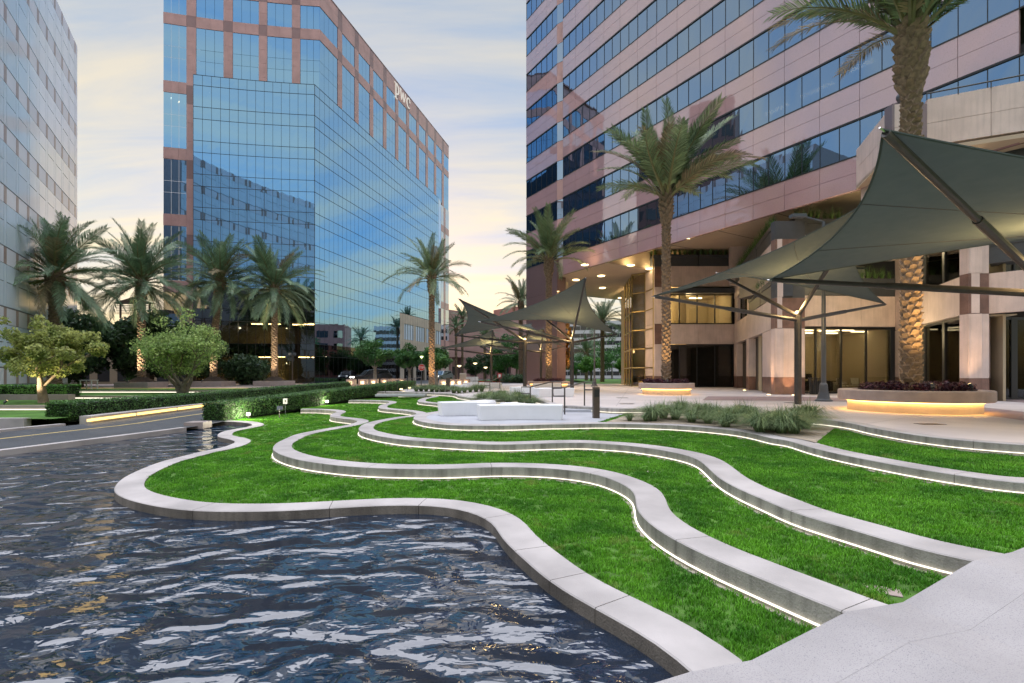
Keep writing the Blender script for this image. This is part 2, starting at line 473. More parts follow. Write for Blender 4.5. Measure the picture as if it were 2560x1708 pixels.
def terrace_wall(name, R, z0, z1, w, label, joints, wet=False, led=True, z_led=None):
    root = empty(name, (R[len(R)//2][0], R[len(R)//2][1], z0), 0, label, 'retaining wall', 'curving terrace walls around the lawns')
    ox, oy, oz = root.location
    In = offset_curve(R, w)
    seg = np.hypot(*np.diff(R, axis=0).T); s = np.r_[0, np.cumsum(seg)]
    cuts = [0] + [int(np.argmin(np.hypot(R[:,0]-j[0], R[:,1]-j[1]))) for j in joints] + [len(R)-1]
    cuts += [int(i) for i in np.searchsorted(s, np.arange(1.2, s[-1]-.8, 2.6)) if min(abs(int(i)-c) for c in cuts) > 4]
    cuts = sorted(set(cuts))
    side = M['concrete_wet'] if wet else M['concrete_side']
    for a, b in zip(cuts[:-1], cuts[1:]):
        mb = MB()
        idx = list(range(a, b+1))
        o_ = [Vector((R[i][0]-ox, R[i][1]-oy, 0)) for i in idx]; n_ = [Vector((In[i][0]-ox, In[i][1]-oy, 0)) for i in idx]
        # 3 mm joint at both ends
        for L in (o_, n_):
            if a: L[0] = L[0] + (L[1]-L[0]).normalized()*.004
            if b < len(R)-1: L[-1] = L[-1] + (L[-2]-L[-1]).normalized()*.004
        n = len(idx); zt = z1-oz; zb = z0-.12-oz; ch = .012
        vs = []; fs = []; mi = []
        for p, q in zip(o_, n_):
            d = (q-p).normalized()
            vs += [(p.x,p.y,zb),(p.x,p.y,zt-ch),(p.x+d.x*ch,p.y+d.y*ch,zt),(q.x,q.y,zt),(q.x,q.y,zb)]
        for i in range(n-1):
            for k in range(4):
                fs.append((i*5+k,(i+1)*5+k,(i+1)*5+k+1,i*5+k+1)); mi.append(0 if k in (0,3) else 1)
        fs.append((0,1,2,3,4)); mi.append(0); e = (n-1)*5; fs.append((e+4,e+3,e+2,e+1,e)); mi.append(0)
        b_ = len(mb.v); mb.v += vs; mb.f += fs; mb.m += mi
        mb.build('wall_section', [side, M['concrete_top']], root)
    if led:
        zl = (z_led if z_led is not None else z0) - oz
        Lo = offset_curve(R, -.030); Li = offset_curve(R, .002); Lm = offset_curve(R, -.022)
        mb = MB(); vs = []; fs = []
        for i in range(len(R)):
            vs += [(Li[i][0]-ox, Li[i][1]-oy, zl+.056), (Lm[i][0]-ox, Lm[i][1]-oy, zl+.054), (Lm[i][0]-ox, Lm[i][1]-oy, zl+.047), (Li[i][0]-ox, Li[i][1]-oy, zl+.044)]
        for i in range(len(R)-1):
            for k in range(3): fs.append((i*4+k,(i+1)*4+k,(i+1)*4+k+1,i*4+k+1))
        mb.add(vs, fs); mb.build('led_strip', M['led_white'], root)
        Lo = offset_curve(R, -.055); mb = MB(); vs = []; fs = []
        for i in range(len(R)):
            vs += [(Li[i][0]-ox, Li[i][1]-oy, zl+.012), (Lo[i][0]-ox, Lo[i][1]-oy, zl+.012), (Lo[i][0]-ox, Lo[i][1]-oy, zl-.05)]
        for i in range(len(R)-1):
            for k in range(2): fs.append((i*3+k,(i+1)*3+k,(i+1)*3+k+1,i*3+k+1))
        mb.add(vs, fs); mb.build('ledge', M['led_ledge'], root)
    return root
def J(k, pts, z): return tr(k, pts, z)
wallA = terrace_wall('pool_wall', RA, Z_WATER, Z_A, .42, 'low curving concrete wall standing in the water, edging the lowest lawn',
    J(1, [(1240,455),(300,800),(900,1158)], Z_A)+J(2, [(2225,1222)], Z_A)+J(9, [(1010,460),(1200,630),(1500,830)], Z_A), wet=True, led=False)
wallB = terrace_wall('terrace_wall', RB, Z_L1, Z_B, .42, 'lowest of the light-strip terrace walls, just above the lawn by the water',
    J(3, [(720,605),(300,850)], Z_B)+J(2, [(1310,820)], Z_B)+J(4, [(1900,915)], Z_B)+J(10, [(400,1010),(1370,1402)], Z_B))
wallC = terrace_wall('terrace_wall', RC, Z_L2, Z_C, .42, 'middle light-strip terrace wall between the second and third lawns',
    J(3, [(1530,465),(1500,650)], Z_C)+J(4, [(740,625)], Z_C)+J(5, [(1270,625)], Z_C)+J(6, [(0,1065)], Z_C))
wallD = terrace_wall('terrace_wall', RD, Z_L3, Z_P+.004, .42, 'light-strip terrace wall rounding the patio of the white benches',
    J(8, [(222,508),(230,745)], Z_P)+J(4, [(1630,436),(1800,430)], Z_P)+J(5, [(230,312)], Z_P)+J(6, [(500,520),(1600,720)], Z_P))
wallE = terrace_wall('plaza_wall', RE, Z_P, Z_E+.004, .30, 'topmost light-strip wall forming the edge of the plaza',
    J(8, [(930,472),(2000,560)], Z_E)+J(6, [(900,280),(1800,400)], Z_E))

# ------------------------------------------------------------------ lawns, patio, plaza
BACK_R = [(9.6,6.2),(15,9),(22,16),(22,30),(0,37),(-7.2,36.5)]
HEDGE = [(-8.3,33.6),(-10.2,30.8),(-11.2,26.1),(-12.3,21.6)]
def inner(R, w): return [tuple(p) for p in offset_curve(R, w)]
polyA = inner(RA, .3) + WL[2:7] + BACK_R + HEDGE
polyB = inner(RB, .3) + WL[4:7] + BACK_R + HEDGE[:3]
polyC = inner(RC, .3) + WL[5:7] + BACK_R + HEDGE[:2]
polyD = inner(RD, .3) + BACK_R[1:] + [(-8.1,34.4)]
polyE = inner(RE, .2) + [(30,5),(200,20),(400,120),(400,60),(60,60)]
tag(flat_poly('lawn', polyA, Z_L1, M['lawn_soil']), kind='structure')
tag(flat_poly('lawn', polyB, Z_L2, M['lawn_soil']), kind='structure')
tag(flat_poly('lawn', polyC, Z_L3, M['lawn_soil']), kind='structure')
tag(flat_poly('lawn', polyD, Z_P-.02, M['lawn_soil']), kind='structure')
# patio of the benches: concrete sheet inside wall D up to the sand bed
g = lambda k, p, z: tr(k, [p], z)[0]
iA = int(np.argmin(np.hypot(RD[:,0]-g(8,(330,647),Z_P)[0], RD[:,1]-g(8,(330,647),Z_P)[1])))
iB = int(np.argmin(np.hypot(RD[:,0]-g(5,(480,310),Z_P)[0], RD[:,1]-g(5,(480,310),Z_P)[1])))
inn = offset_curve(RD, .36)[iA:iB]
iE = int(np.argmin(np.hypot(RE[:,0]-g(5,(620,165),Z_E)[0], RE[:,1]-g(5,(620,165),Z_E)[1])))
iF = int(np.argmin(np.hypot(RE[:,0]-g(8,(1690,492),Z_E)[0], RE[:,1]-g(8,(1690,492),Z_E)[1])))
patio_poly = [tuple(p) for p in inn] + [tuple(p) for p in offset_curve(RE, .06)[iE:iF:-1]] + [(-.5,20.2),(-3.0,18.6)]
tag(flat_poly('patio', patio_poly, Z_P, M['patio']), kind='structure')
iC = int(np.argmin(np.hypot(RD[:,0]-g(6,(150,430),Z_P)[0], RD[:,1]-g(6,(150,430),Z_P)[1])))
iG = int(np.argmin(np.hypot(RE[:,0]-8.5, RE[:,1]-13.2)))
sand_poly = [tuple(p) for p in offset_curve(RD, .36)[iB:iC]] + [tuple(p) for p in offset_curve(RE, .06)[iG:iE:-1]]
tag(flat_poly('planting_bed', sand_poly, Z_P+.004, M['sand']), kind='structure')
bed2 = [(-1.5,19.7),(-.5,20.3),(1.2,23.2),(0,24.2),(-1.2,23.8),(-2.3,24.2),(-2.6,21.4)]
tag(flat_poly('planting_bed', bed2, Z_P+.008, M['bed_soil']), kind='structure')
plaza_poly = inner(RE, .2) + [(40,4),(60,40),(60,64),(-7.0,64)] + [(-10.6,44),(-7.6,35.5)]
tag(flat_poly('plaza_paving', plaza_poly, 0.0, M['plaza_paving']), kind='structure')
far_poly = [(-400,64),(400,64),(400,900),(-400,900)]
tag(flat_poly('ground', far_poly, -.01, M['asphalt']), kind='structure')
tag(flat_poly('ground', [(-400,-40),(400,-40),(400,64),(-400,64)], -1.35, M['lawn_soil']), kind='structure')

# ------------------------------------------------------------------ walk with cheek edge at the right
def walkway():
    prof = [(-3.2,-1.02),(1.206,-.747),(1.67,-.747),(2.51,-.534),(3.05,-.533),(3.98,-.354),(4.5,-.353),(6.6,-.06),(9.0,-.0),(12,0.0)]
    L0 = Vector((1.206,3.33)); u = Vector((.945,.327)).normalized(); nrm = Vector((u.y,-u.x))
    pts = []
    for x, z in prof:
        if x < 1.206: p = L0 + u*((x-1.206)/u.x)
        else:
            y = np.interp(x, [p[0] for p in WL], [p[1] for p in WL]); p = Vector((x, y))
        pts.append((p, z))
    cuts = [0, .40, .80, 6.0]
    root = empty('walkway', (pts[1][0].x, pts[1][0].y, -1)); tag(root, kind='structure')
    for c0, c1, nm, mt in ((0,.44,'edge_slab','granite_walk'), (.4415,6.0,'paving_slab','granite_walk')):
        for i in range(len(pts)-1):
            (p, z), (q, y) = pts[i], pts[i+1]
            d = (q-p).normalized()*.0015
            p = p+d*.3; q = q-d*.3
            mb = MB()
            a, b, c, e = p+nrm*c0, q+nrm*c0, q+nrm*c1, p+nrm*c1
            vs = [(v.x-root.location.x, v.y-root.location.y, h+1) for v, h in ((a,z),(b,y),(c,y),(e,z))]
            vs += [(v[0], v[1], -.05) for v in vs]
            mb.add(vs, [(3,2,1,0),(0,1,5,4),(1,2,6,5),(2,3,7,6),(3,0,4,7)])
            mb.build(nm, M[mt], root)
walkway()

# ------------------------------------------------------------------ water
def water_mat():
    m = bpy.data.materials.new('water'); M['water'] = m; m.use_nodes = True
    t = m.node_tree; b = t.nodes['Principled BSDF']
    b.inputs['Base Color'].default_value = (.006,.016,.036,1)
    b.inputs['Roughness'].default_value = .045; b.inputs['IOR'].default_value = 2.1
    geo = N(t, 'ShaderNodeNewGeometry')
    prev = None
    for sc, st, dist, det, (sx, sy) in ((1.3,.95,.27,1,(1,1.5)), (4.4,.65,.055,2,(1,1.6)), (16.0,.10,.011,2,(1,1.3))):
        mp = N(t, 'ShaderNodeMapping'); mp.inputs['Scale'].default_value = (sx, sy, 1)
        t.links.new(geo.outputs['Position'], mp.inputs[0])
        n = N(t, 'ShaderNodeTexNoise'); n.inputs['Scale'].default_value = sc; n.inputs['Detail'].default_value = det
        n.inputs['Roughness'].default_value = .5; n.inputs['Distortion'].default_value = .6
        t.links.new(mp.outputs[0], n.inputs[0])
        bp = N(t, 'ShaderNodeBump'); bp.inputs['Strength'].default_value = st; bp.inputs['Distance'].default_value = dist
        t.links.new(n.outputs[0], bp.inputs['Height'])
        if prev: t.links.new(prev, bp.inputs['Normal'])
        prev = bp.outputs[0]
    t.links.new(prev, b.inputs['Normal'])
water_mat()
pool = [(-14.6,-2),(-4,-2),(6,2.5),(6,24),(-11.6,24),(-12.15,18.9),(-13.35,11.6)]
flat = flat_poly('pool_water', [(-40,-6),(6,-6),(6,24),(-11.6,24),(-12.1,18.9),(-13.35,12.9),(-20.2,-6)][1:], Z_WATER, M['water'])
tag(flat, kind='structure')
# ------------------------------------------------------------------ facade kit
def glass_mat(name, tint, refl=.8, see=(.10,.12,.14), wob=.006, wscale=.5, rough=.015):
    """coated glass: tinted mirror over a dim see-through"""
    m = bpy.data.materials.new(name); M[name] = m; m.use_nodes = True
    t = m.node_tree; t.nodes.clear()
    out = N(t, 'ShaderNodeOutputMaterial')
    gl = N(t, 'ShaderNodeBsdfGlossy'); gl.inputs['Roughness'].default_value = rough
    tr_ = N(t, 'ShaderNodeBsdfTransparent'); tr_.inputs[0].default_value = (*see, 1)
    lw = N(t, 'ShaderNodeFresnel'); lw.inputs[0].default_value = 1.5
    mc = N(t, 'ShaderNodeMixRGB'); mc.inputs[1].default_value = (*tint, 1); mc.inputs[2].default_value = (.92,.93,.95,1)
    t.links.new(lw.outputs[0], mc.inputs[0]); t.links.new(mc.outputs[0], gl.inputs[0])
    mr = N(t, 'ShaderNodeMapRange'); mr.inputs[3].default_value = refl; mr.inputs[4].default_value = 1.0
    t.links.new(lw.outputs[0], mr.inputs[0])
    geo = N(t, 'ShaderNodeNewGeometry')
    n = N(t, 'ShaderNodeTexNoise'); n.inputs['Scale'].default_value = wscale; n.inputs['Detail'].default_value = 1
    t.links.new(geo.outputs['Position'], n.inputs[0])
    bp = N(t, 'ShaderNodeBump'); bp.inputs['Strength'].default_value = wob; bp.inputs['Distance'].default_value = .25
    t.links.new(n.outputs[0], bp.inputs['Height']); t.links.new(bp.outputs[0], gl.inputs['Normal'])
    mx = N(t, 'ShaderNodeMixShader')
    t.links.new(mr.outputs[0], mx.inputs[0]); t.links.new(tr_.outputs[0], mx.inputs[1]); t.links.new(gl.outputs[0], mx.inputs[2])
    t.links.new(mx.outputs[0], out.inputs[0])
    return m
glass_mat('blue_glass', (.31,.60,.92), .92)
glass_mat('blue_spandrel', (.29,.56,.85), .97)
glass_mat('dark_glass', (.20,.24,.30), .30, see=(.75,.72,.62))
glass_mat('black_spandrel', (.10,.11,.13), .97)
glass_mat('tower_glass', (.34,.50,.73), .82, see=(.35,.35,.33), wob=.010)
glass_mat('pale_glass', (.62,.70,.80), .97)
glass_mat('pale_spandrel', (.60,.62,.70), .97, rough=.12)
glass_mat('shop_glass', (.14,.15,.17), .22, see=(.82,.80,.74))
glass_mat('lobby_glass', (.30,.30,.28), .14, see=(.95,.92,.84))
mat('pink_granite', (.60,.36,.335), rough=.22, var=.12, vscale=.7, speck=.25, sscale=45, scol=(.20,.12,.11), spec=.6)
mat('mauve_granite', (.34,.21,.205), rough=.22, var=.12, vscale=.7, speck=.25, sscale=45, scol=(.13,.08,.08), spec=.6)
def polished(name, col, spk, refl=.30):
    m = mat(name, col, rough=.5, var=.06, vscale=.35, speck=.35, sscale=30, scol=spk)
    t = m.node_tree; b = t.nodes['Principled BSDF']; out = [n for n in t.nodes if n.type == 'OUTPUT_MATERIAL'][0]
    g_ = N(t, 'ShaderNodeBsdfGlossy'); g_.inputs[0].default_value = (.95,.90,.92,1); g_.inputs[1].default_value = .02
    mx = N(t, 'ShaderNodeMixShader')
    fr = N(t, 'ShaderNodeFresnel'); fr.inputs[0].default_value = 1.5
    mr = N(t, 'ShaderNodeMapRange'); mr.inputs[1].default_value = .04; mr.inputs[3].default_value = refl; mr.inputs[4].default_value = 1
    t.links.new(fr.outputs[0], mr.inputs[0]); t.links.new(mr.outputs[0], mx.inputs[0])
    t.links.new(b.outputs[0], mx.inputs[1]); t.links.new(g_.outputs[0], mx.inputs[2]); t.links.new(mx.outputs[0], out.inputs[0])
    return m
polished('rose_granite', (.54,.325,.35), (.26,.15,.16), .27)
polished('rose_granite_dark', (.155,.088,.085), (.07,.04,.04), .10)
mat('shell_granite', (.68,.555,.52), rough=.42, var=.10, vscale=1.2, speck=.3, sscale=55, scol=(.36,.28,.25), spec=.5, streak=.12)
mat('brown_granite', (.20,.115,.095), rough=.4, var=.25, vscale=2.0, speck=.5, sscale=28, scol=(.09,.05,.045), spec=.5)
mat('spandrel_stone', (.50,.44,.45), rough=.25, var=.08, vscale=.8, spec=.6)
mat('brown_square', (.36,.28,.27), rough=.3, var=.1, spec=.5)
mat('pale_panel_glass', (.64,.77,.92), rough=.12, spec=.9, var=.05, vscale=.3)
mat('pale_panel_band', (.68,.72,.83), rough=.3, spec=.7, var=.05, vscale=.3)
mat('mullion_dark', (.018,.02,.024), rough=.4)
mat('core_dark', (.035,.036,.04), rough=.9)
mat('interior_wall', (.42,.36,.26), rough=.9)
mat('interior_dark', (.06,.05,.045), rough=.8)
mat('window_blind', (.11,.11,.115), rough=.8, var=.15, vscale=2)
mat('carpet', (.10,.09,.085), rough=.95)
mat('soffit', (.50,.40,.30), rough=.8, var=.06, vscale=.5)
mat('beige_stone', (.55,.48,.40), rough=.5, var=.08, vscale=1.0, spec=.5)
mat('planter_metal', (.055,.062,.075), rough=.45, var=.1)
emat('light_warm', (1.0, .74, .36), 2.6)
emat('light_panel', (1.0, .82, .50), .9)
emat('light_amber', (1.0, .60, .18), 1.5)
emat('sign_white', (1.0, .96, .88), .052)

def project(P):
    d = max(.5, P[1]); return (CX + P[0]/d*F, YH - (P[2]-CAMZ)/d*F)
class Panels:
    """pieces of one building: the largest 300 of a name become parts of their own, the others one joined part"""
    def __init__(s, root, limit=300):
        s.root = root; s.o = Vector(root.location); s.items = {}; s.limit = limit
    def quad(s, name, m, p0, p1, z0, z1, t=.06, proud=0.0, tilt=0.0, gap=0.0, cat=None):
        p0 = Vector((p0[0], p0[1], 0)); p1 = Vector((p1[0], p1[1], 0))
        u = (p1-p0)
        if u.length < 1e-4: return
        u.normalize(); n = Vector((u.y, -u.x, 0))
        p0 = p0 + u*gap + n*proud; p1 = p1 - u*gap + n*proud
        z0 += gap; z1 -= gap
        a = [p0+Vector((0,0,z0)), p1+Vector((0,0,z0)), p1+Vector((0,0,z1)), p0+Vector((0,0,z1))]
        if tilt:
            for i, k in enumerate((-1,-1,1,1)):
                a[i] = a[i] + n*(k*tilt*random.choice((-1,1))*(1 if i % 2 else .3))
        b = [v - n*t for v in a]
        vs = a + b
        pr = [project(v) for v in a]
        xs = [p[0] for p in pr]; ys = [p[1] for p in pr]
        vx = max(0, min(2560, max(xs))-max(0, min(xs))); vy = max(0, min(1708, max(ys))-max(0, min(ys)))
        s.items.setdefault((name, m), []).append((vx*vy, vs))
    def finish(s):
        F6 = [(0,1,2,3),(7,6,5,4),(0,4,5,1),(1,5,6,2),(2,6,7,3),(3,7,4,0)]
        byname = {}
        for (name, m), L in s.items.items():
            for a, vs in L: byname.setdefault(name, []).append((a, m, vs))
        for name, L in byname.items():
            L.sort(key=lambda q: -q[0])
            for a, m, vs in L[:s.limit]:
                if a < 12: break
                c = sum(vs, Vector())/8
                mb = MB(); mb.add([v-c for v in vs], F6)
                mb.build(name, M[m], s.root, loc=c-s.o)
            k = min(s.limit, sum(1 for q in L[:s.limit] if q[0] >= 12))
            rest = {}
            for a, m, vs in L[k:]: rest.setdefault(m, []).append(vs)
            for m, V in rest.items():
                v = np.array([[tuple(p-s.o) for p in vs] for vs in V]).reshape(-1, 3)
                f = (np.array(F6)[None]+np.arange(len(V))[:,None,None]*8).reshape(-1, 4)
                tag(np_mesh('far_'+name+'s', v, f, M[m], s.root), kind='stuff')
def bars(root, name, m, segs, w=.05):
    """thin bars joined as one part; segs: (p0, p1, z0, z1) vertical or band strips"""
    o = Vector(root.location); mb = MB()
    for p0, p1, z0, z1, pr in segs:
        a = Vector((p0[0], p0[1], 0)); b = Vector((p1[0], p1[1], 0))
        u = (b-a)
        if u.length < 1e-5: continue
        u.normalize(); n = Vector((u.y,-u.x,0))
        mb.obox(a+n*pr+Vector((0,0,z0))-o, b-a, -n*w, Vector((0,0,z1-z0)))
    return tag(mb.build(name, M[m], root), kind='stuff')

# ================================================================== glass office block with the sign
def glass_block():
    root = empty('glass_office_block', (-25.07, 63, 0), 0, 'tall blue glass office block with pink granite grid and pwc sign', 'building')
    P = Panels(root)
    C0 = Vector((-25.07, 63)); sd_ = Vector((.233,.9725)).normalized()
    # front face: facets turning from 5.7 to 13.8 degrees, s measured leftwards from the corner
    def front(C, s):
        n = 24; p = Vector(C)
        for i in range(n):
            ds = s/n; ph = math.radians(5.0 + 9.2*((i+.5)*ds/17.4))
            p = p - Vector((math.cos(ph), math.sin(ph)))*ds
        return p
    rows = [38.0,36.72,34.09,32.6,29.94,28.49,25.82,24.35,21.74,20.23,17.61,16.1,13.46,11.97,9.31,7.81,5.04,3.5,0.02]
    W = 14.2; nc = 14; cw = W/nc
    fp = [front(C0, i*cw) for i in range(nc+1)]
    segs = []
    for r in range(len(rows)-1):
        z1, z0 = rows[r], rows[r+1]
        sp = r % 2 == 0
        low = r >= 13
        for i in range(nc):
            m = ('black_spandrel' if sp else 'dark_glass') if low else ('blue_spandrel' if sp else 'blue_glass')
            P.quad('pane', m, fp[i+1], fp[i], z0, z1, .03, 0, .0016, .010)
        for i in range(nc):
            segs.append((fp[i+1], fp[i], z1-.022, z1+.022, .03))
    for i in range(nc+1):
        a = fp[i]; segs.append((a-Vector((.018,0)), a+Vector((.018,0)), 0, 38, .010))
    ns = 40; sw = 41.7/ns
    sp_ = [C0 + sd_*(i*sw) for i in range(ns+1)]
    for r in range(len(rows)-1):
        z1, z0 = rows[r], rows[r+1]
        sp = r % 2 == 0
        for i in range(ns):
            s_ = i*sw
            if s_ > 23.8 and z1 < 12.1: continue          # beige stone entrance part
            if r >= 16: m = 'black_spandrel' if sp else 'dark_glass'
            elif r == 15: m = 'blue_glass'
            else: m = 'blue_spandrel' if sp else 'blue_glass'
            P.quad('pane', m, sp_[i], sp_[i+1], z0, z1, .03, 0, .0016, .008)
        a, b = (sp_[0], sp_[-1]) if z1 > 12.1 else (sp_[0], C0+sd_*23.8)
        segs.append((a, b, z1-.022, z1+.022, .03))
    for i in range(ns+1):
        a = sp_[i]; segs.append((a-sd_*.012, a+sd_*.012, 0, 38, .008))
    bars(root, 'mullions', 'mullion_dark', segs, .08)
    # beige stone entrance bays on the side
    s0, s1 = 23.8, 43.0
    q = lambda s: C0 + sd_*s
    bays = [(23.8,25.6,0),(25.6,29.6,1),(29.6,30.6,0),(30.6,34.6,1),(34.6,35.4,0),(35.4,39.2,1),(39.2,40.2,0),(40.2,43.0,1)]
    for a, b, win in bays:
        if not win:
            P.quad('stone_panel', 'beige_stone', q(a), q(b), 0, 6.0, .3, 0, 0, .01); P.quad('stone_panel', 'beige_stone', q(a), q(b), 6.0, 11.9, .3, 0, 0, .01)
        else:
            P.quad('stone_panel', 'beige_stone', q(a), q(b), 10.2, 11.9, .3, 0, 0, .01)
            P.quad('pane', 'pale_panel_glass', q(a), q(b), 7.4, 10.2, .04, -.06, .001, .02)
            P.quad('stone_panel', 'beige_stone', q(a), q(b), 5.6, 7.4, .3, 0, 0, .01)
            P.quad('pane', 'dark_glass', q(a), q(b), 0, 5.6, .04, -.25, .001, .03)
    # granite grid of the main mass, set back behind the glass
    C1 = Vector((-25.18, 65.0))
    zg = [(46.4,49.4), (35.0,45.0)]
    side_b = [(0,4.1,1)]
    s_ = 4.1
    while s_ < 46:
        side_b += [(s_, s_+1.1, 0), (s_+1.1, min(47.3, s_+4.35), 1)]; s_ += 4.35
    q1 = lambda s: C1 + sd_*s
    for a, b, win in side_b:
        for z0, z1 in ((49.4,50.9),(50.9,52.3),(45.0,46.4)):
            if win:
                P.quad('granite_panel', 'pink_granite', q1(a), q1((a+b)/2), z0, z1, .25, 0, 0, .008)
                P.quad('granite_panel', 'pink_granite', q1((a+b)/2), q1(b), z0, z1, .25, 0, 0, .008)
            else: P.quad('granite_panel', 'mauve_granite', q1(a), q1(b), z0, z1, .25, 0, 0, .008)
        if win:
            k = 3 if b-a < 3.6 else 4
            for i in range(k):
                aa, bb = a+(b-a)*i/k, a+(b-a)*(i+1)/k
                P.quad('pane', 'blue_glass', q1(aa), q1(bb), 46.4, 49.4, .03, -.06, .0012, .015)
                for z0, z1, mm in ((42.3,45.0,'blue_glass'),(40.85,42.3,'blue_spandrel'),(38.1,40.85,'blue_glass'),(34,38.1,'blue_spandrel')):
                    if z0 < 37 and a < 41: continue
                    P.quad('pane', mm, q1(aa), q1(bb), z0, z1, .03, -.06, .0012, .015)
        else:
            for z0, z1 in ((46.4,47.9),(47.9,49.4),(43.2,45.0),(41.4,43.2),(39.6,41.4),(37.6,39.6)):
                P.quad('granite_panel', 'pink_granite', q1(a), q1(b), z0, z1, .25, 0, 0, .008)
    # end bay of the side, full height
    for a, b in ((42.6,44.2),(44.2,45.3),(45.3,47.35)):
        mid = a == 44.2
        for i in range(9):
            z1 = 37.6-i*4.15
            if i % 2 == 1: P.quad('granite_panel', 'mauve_granite' if mid else 'pink_granite', q1(a), q1(b), z1-1.45, z1, .25, .03, 0, .008)
            for zz0, zz1, mm in ((z1-4.15, z1-(1.45 if i % 2 else 0), 'pale_glass'),):
                if mid: P.quad('granite_panel', 'pink_granite', q1(a), q1(b), zz0, zz1, .25, .02, 0, .008)
                elif zz0 > 8: P.quad('pane', mm, q1(a), q1(b), zz0, zz1, .03, 0, .001, .02)
                else: P.quad('stone_panel', 'beige_stone', q1(a), q1(b), max(0, zz0), zz1, .2, 0, 0, .02)
    # front grid above the glass and full-height bay at the left end
    def fx(C, xs):   # sheet x -> distance along the front
        lo, hi = 0, 20
        for _ in range(40):
            mid = (lo+hi)/2; p = front(C, mid)
            if CX+p.x/p.y*F > xs: lo = mid
            else: hi = mid
        return lo
    edges = [(799.6,750.7,1),(750.7,729.6,0),(729.6,668,1),(668,646.8,0),(646.8,581.8,1),(581.8,558.6,0),(558.6,490.4,1),(490.4,466,0),(466,408,1)]
    for xa, xb, win in edges:
        a, b = fx(C1, xa), fx(C1, xb)
        if xa == 799.6: a = 0
        f1 = lambda s: front(C1, s)
        left = xb == 408
        for z0, z1 in ((49.4,50.9),(50.9,52.3),(45.0,46.4)):
            if win:
                P.quad('granite_panel', 'pink_granite', f1((a+b)/2), f1(a), z0, z1, .25, 0, 0, .008)
                P.quad('granite_panel', 'pink_granite', f1(b), f1((a+b)/2), z0, z1, .25, 0, 0, .008)
            else: P.quad('granite_panel', 'mauve_granite', f1(b), f1(a), z0, z1, .25, 0, 0, .008)
        if win:
            for i in range(3):
                aa, bb = a+(b-a)*i/3, a+(b-a)*(i+1)/3
                P.quad('pane', 'blue_glass', f1(bb), f1(aa), 46.4, 49.4, .03, -.06, .0012, .015)
                for z0, z1, mm in ((42.3,45.0,'blue_glass'),(40.85,42.3,'blue_spandrel'),(37.9,40.85,'blue_glass')):
                    P.quad('pane', mm, f1(bb), f1(aa), z0, z1, .03, -.06, .0012, .015)
        else:
            for z0, z1 in ((46.4,47.9),(47.9,49.4),(43.2,45.0),(41.4,43.2),(39.6,41.4),(37.6,39.6)):
                P.quad('granite_panel', 'pink_granite', f1(b), f1(a), z0, z1, .25, 0, 0, .008)
            if xb == 466:
                for i in range(16): P.quad('granite_panel', 'pink_granite' if i % 4 else 'mauve_granite', f1(b), f1(a), 37.6-(i+1)*2.35, 37.6-i*2.35, .25, 0, 0, .008)
        if left:
            z = 37.9
            for fl in range(9):
                for i in range(3):
                    aa, bb = a+(b-a)*i/3, a+(b-a)*(i+1)/3
                    if fl % 2 == 0: P.quad('granite_panel', 'pink_granite', f1(bb), f1(aa), z-1.45, z, .25, 0, 0, .008)
                    else: P.quad('pane', 'blue_spandrel', f1(bb), f1(aa), z-1.45, z, .03, -.06, .0012, .015)
                    if z-4.16 > -.5: P.quad('pane', 'dark_glass' if z < 13 else 'blue_glass', f1(bb), f1(aa), z-4.16, z-1.45, .03, -.06, .0012, .015)
                z -= 4.16
    for r in range(len(rows)-1):
        P.quad('pane', 'blue_spandrel', sp_[-1], q1(42.7), rows[r+1], rows[r], .03, 0, 0, .01)
    P.finish()
    # dark core behind the glass, floors and roof
    o = Vector(root.location)
    ins = [front(C1, 16.6)+Vector((.4,3.2)), C1+Vector((-.6,3.0))+sd_*0, q1(46.9)+Vector((-1.2,-.4)), q1(46.9)+Vector((-20,4)), front(C1,16.6)+Vector((-.2,46))]
    mb = MB(); mb.prism([(p.x-o.x, p.y-o.y) for p in ins], 10.5, 52.0); mb.build('core', M['core_dark'], root)
    ins2 = [front(C1, 16.6)+Vector((.4,4.5)), C1+Vector((-6.6,4.5)), q1(46.9)+Vector((-7.5,-.4)), q1(46.9)+Vector((-20,4)), front(C1,16.6)+Vector((-.2,46))]
    mb = MB(); mb.prism([(p.x-o.x, p.y-o.y) for p in ins2], 0, 10.4); mb.build('inner_wall', M['interior_wall'], root)
    for z in (3.55, 7.85, 11.9):
        fl = [front(C0, 14.0)+Vector((.1,.35)), C0+Vector((-.35,.35)), q(41)+Vector((-.5,0)), q(41)+Vector((-9,2)), front(C0,14.0)+Vector((0,10))]
        mb = MB(); mb.prism([(p.x-o.x, p.y-o.y) for p in fl], z, z+.5); mb.build('floor_slab', M['core_dark'], root)
    ltL = []
    for z, sl in ((3.5, (1.0,2.6,5.2,7.8,9.4)), (7.8, (.8,1.5,3.2,6.0,8.2))):
        for s_ in sl:
            p = front(C0, s_) + Vector((0, 1.8+2.2*random.random()))
            mb = MB(); mb.box(-.7,.7,-.15,.15,-.08,0); x = mb.build('ceiling_light', M['light_warm'], root, loc=Vector((p.x,p.y,z))-o, rot=(0,0,.15))
    # a few lit fixtures on the upper floors
    for xs, ys, d in ((450,255,64),(520,245,63),(530,232,63),(535,482,63),(535,497,63),(475,250,64),(860,405,70),(930,460,77),(795,490,65),(778,484,65)):
        p = AT(xs, ys, d+1.6)
        mb = MB(); mb.box(-.65,.65,-.2,.2,-.05,0); mb.build('ceiling_light', M['light_panel'], root, loc=p-o, rot=(0,0,.5))
    # roof edge
    rf = [front(C1, 16.9), C1, q1(47.4), q1(47.4)+Vector((-22,4)), front(C1,16.9)+Vector((0,48))]
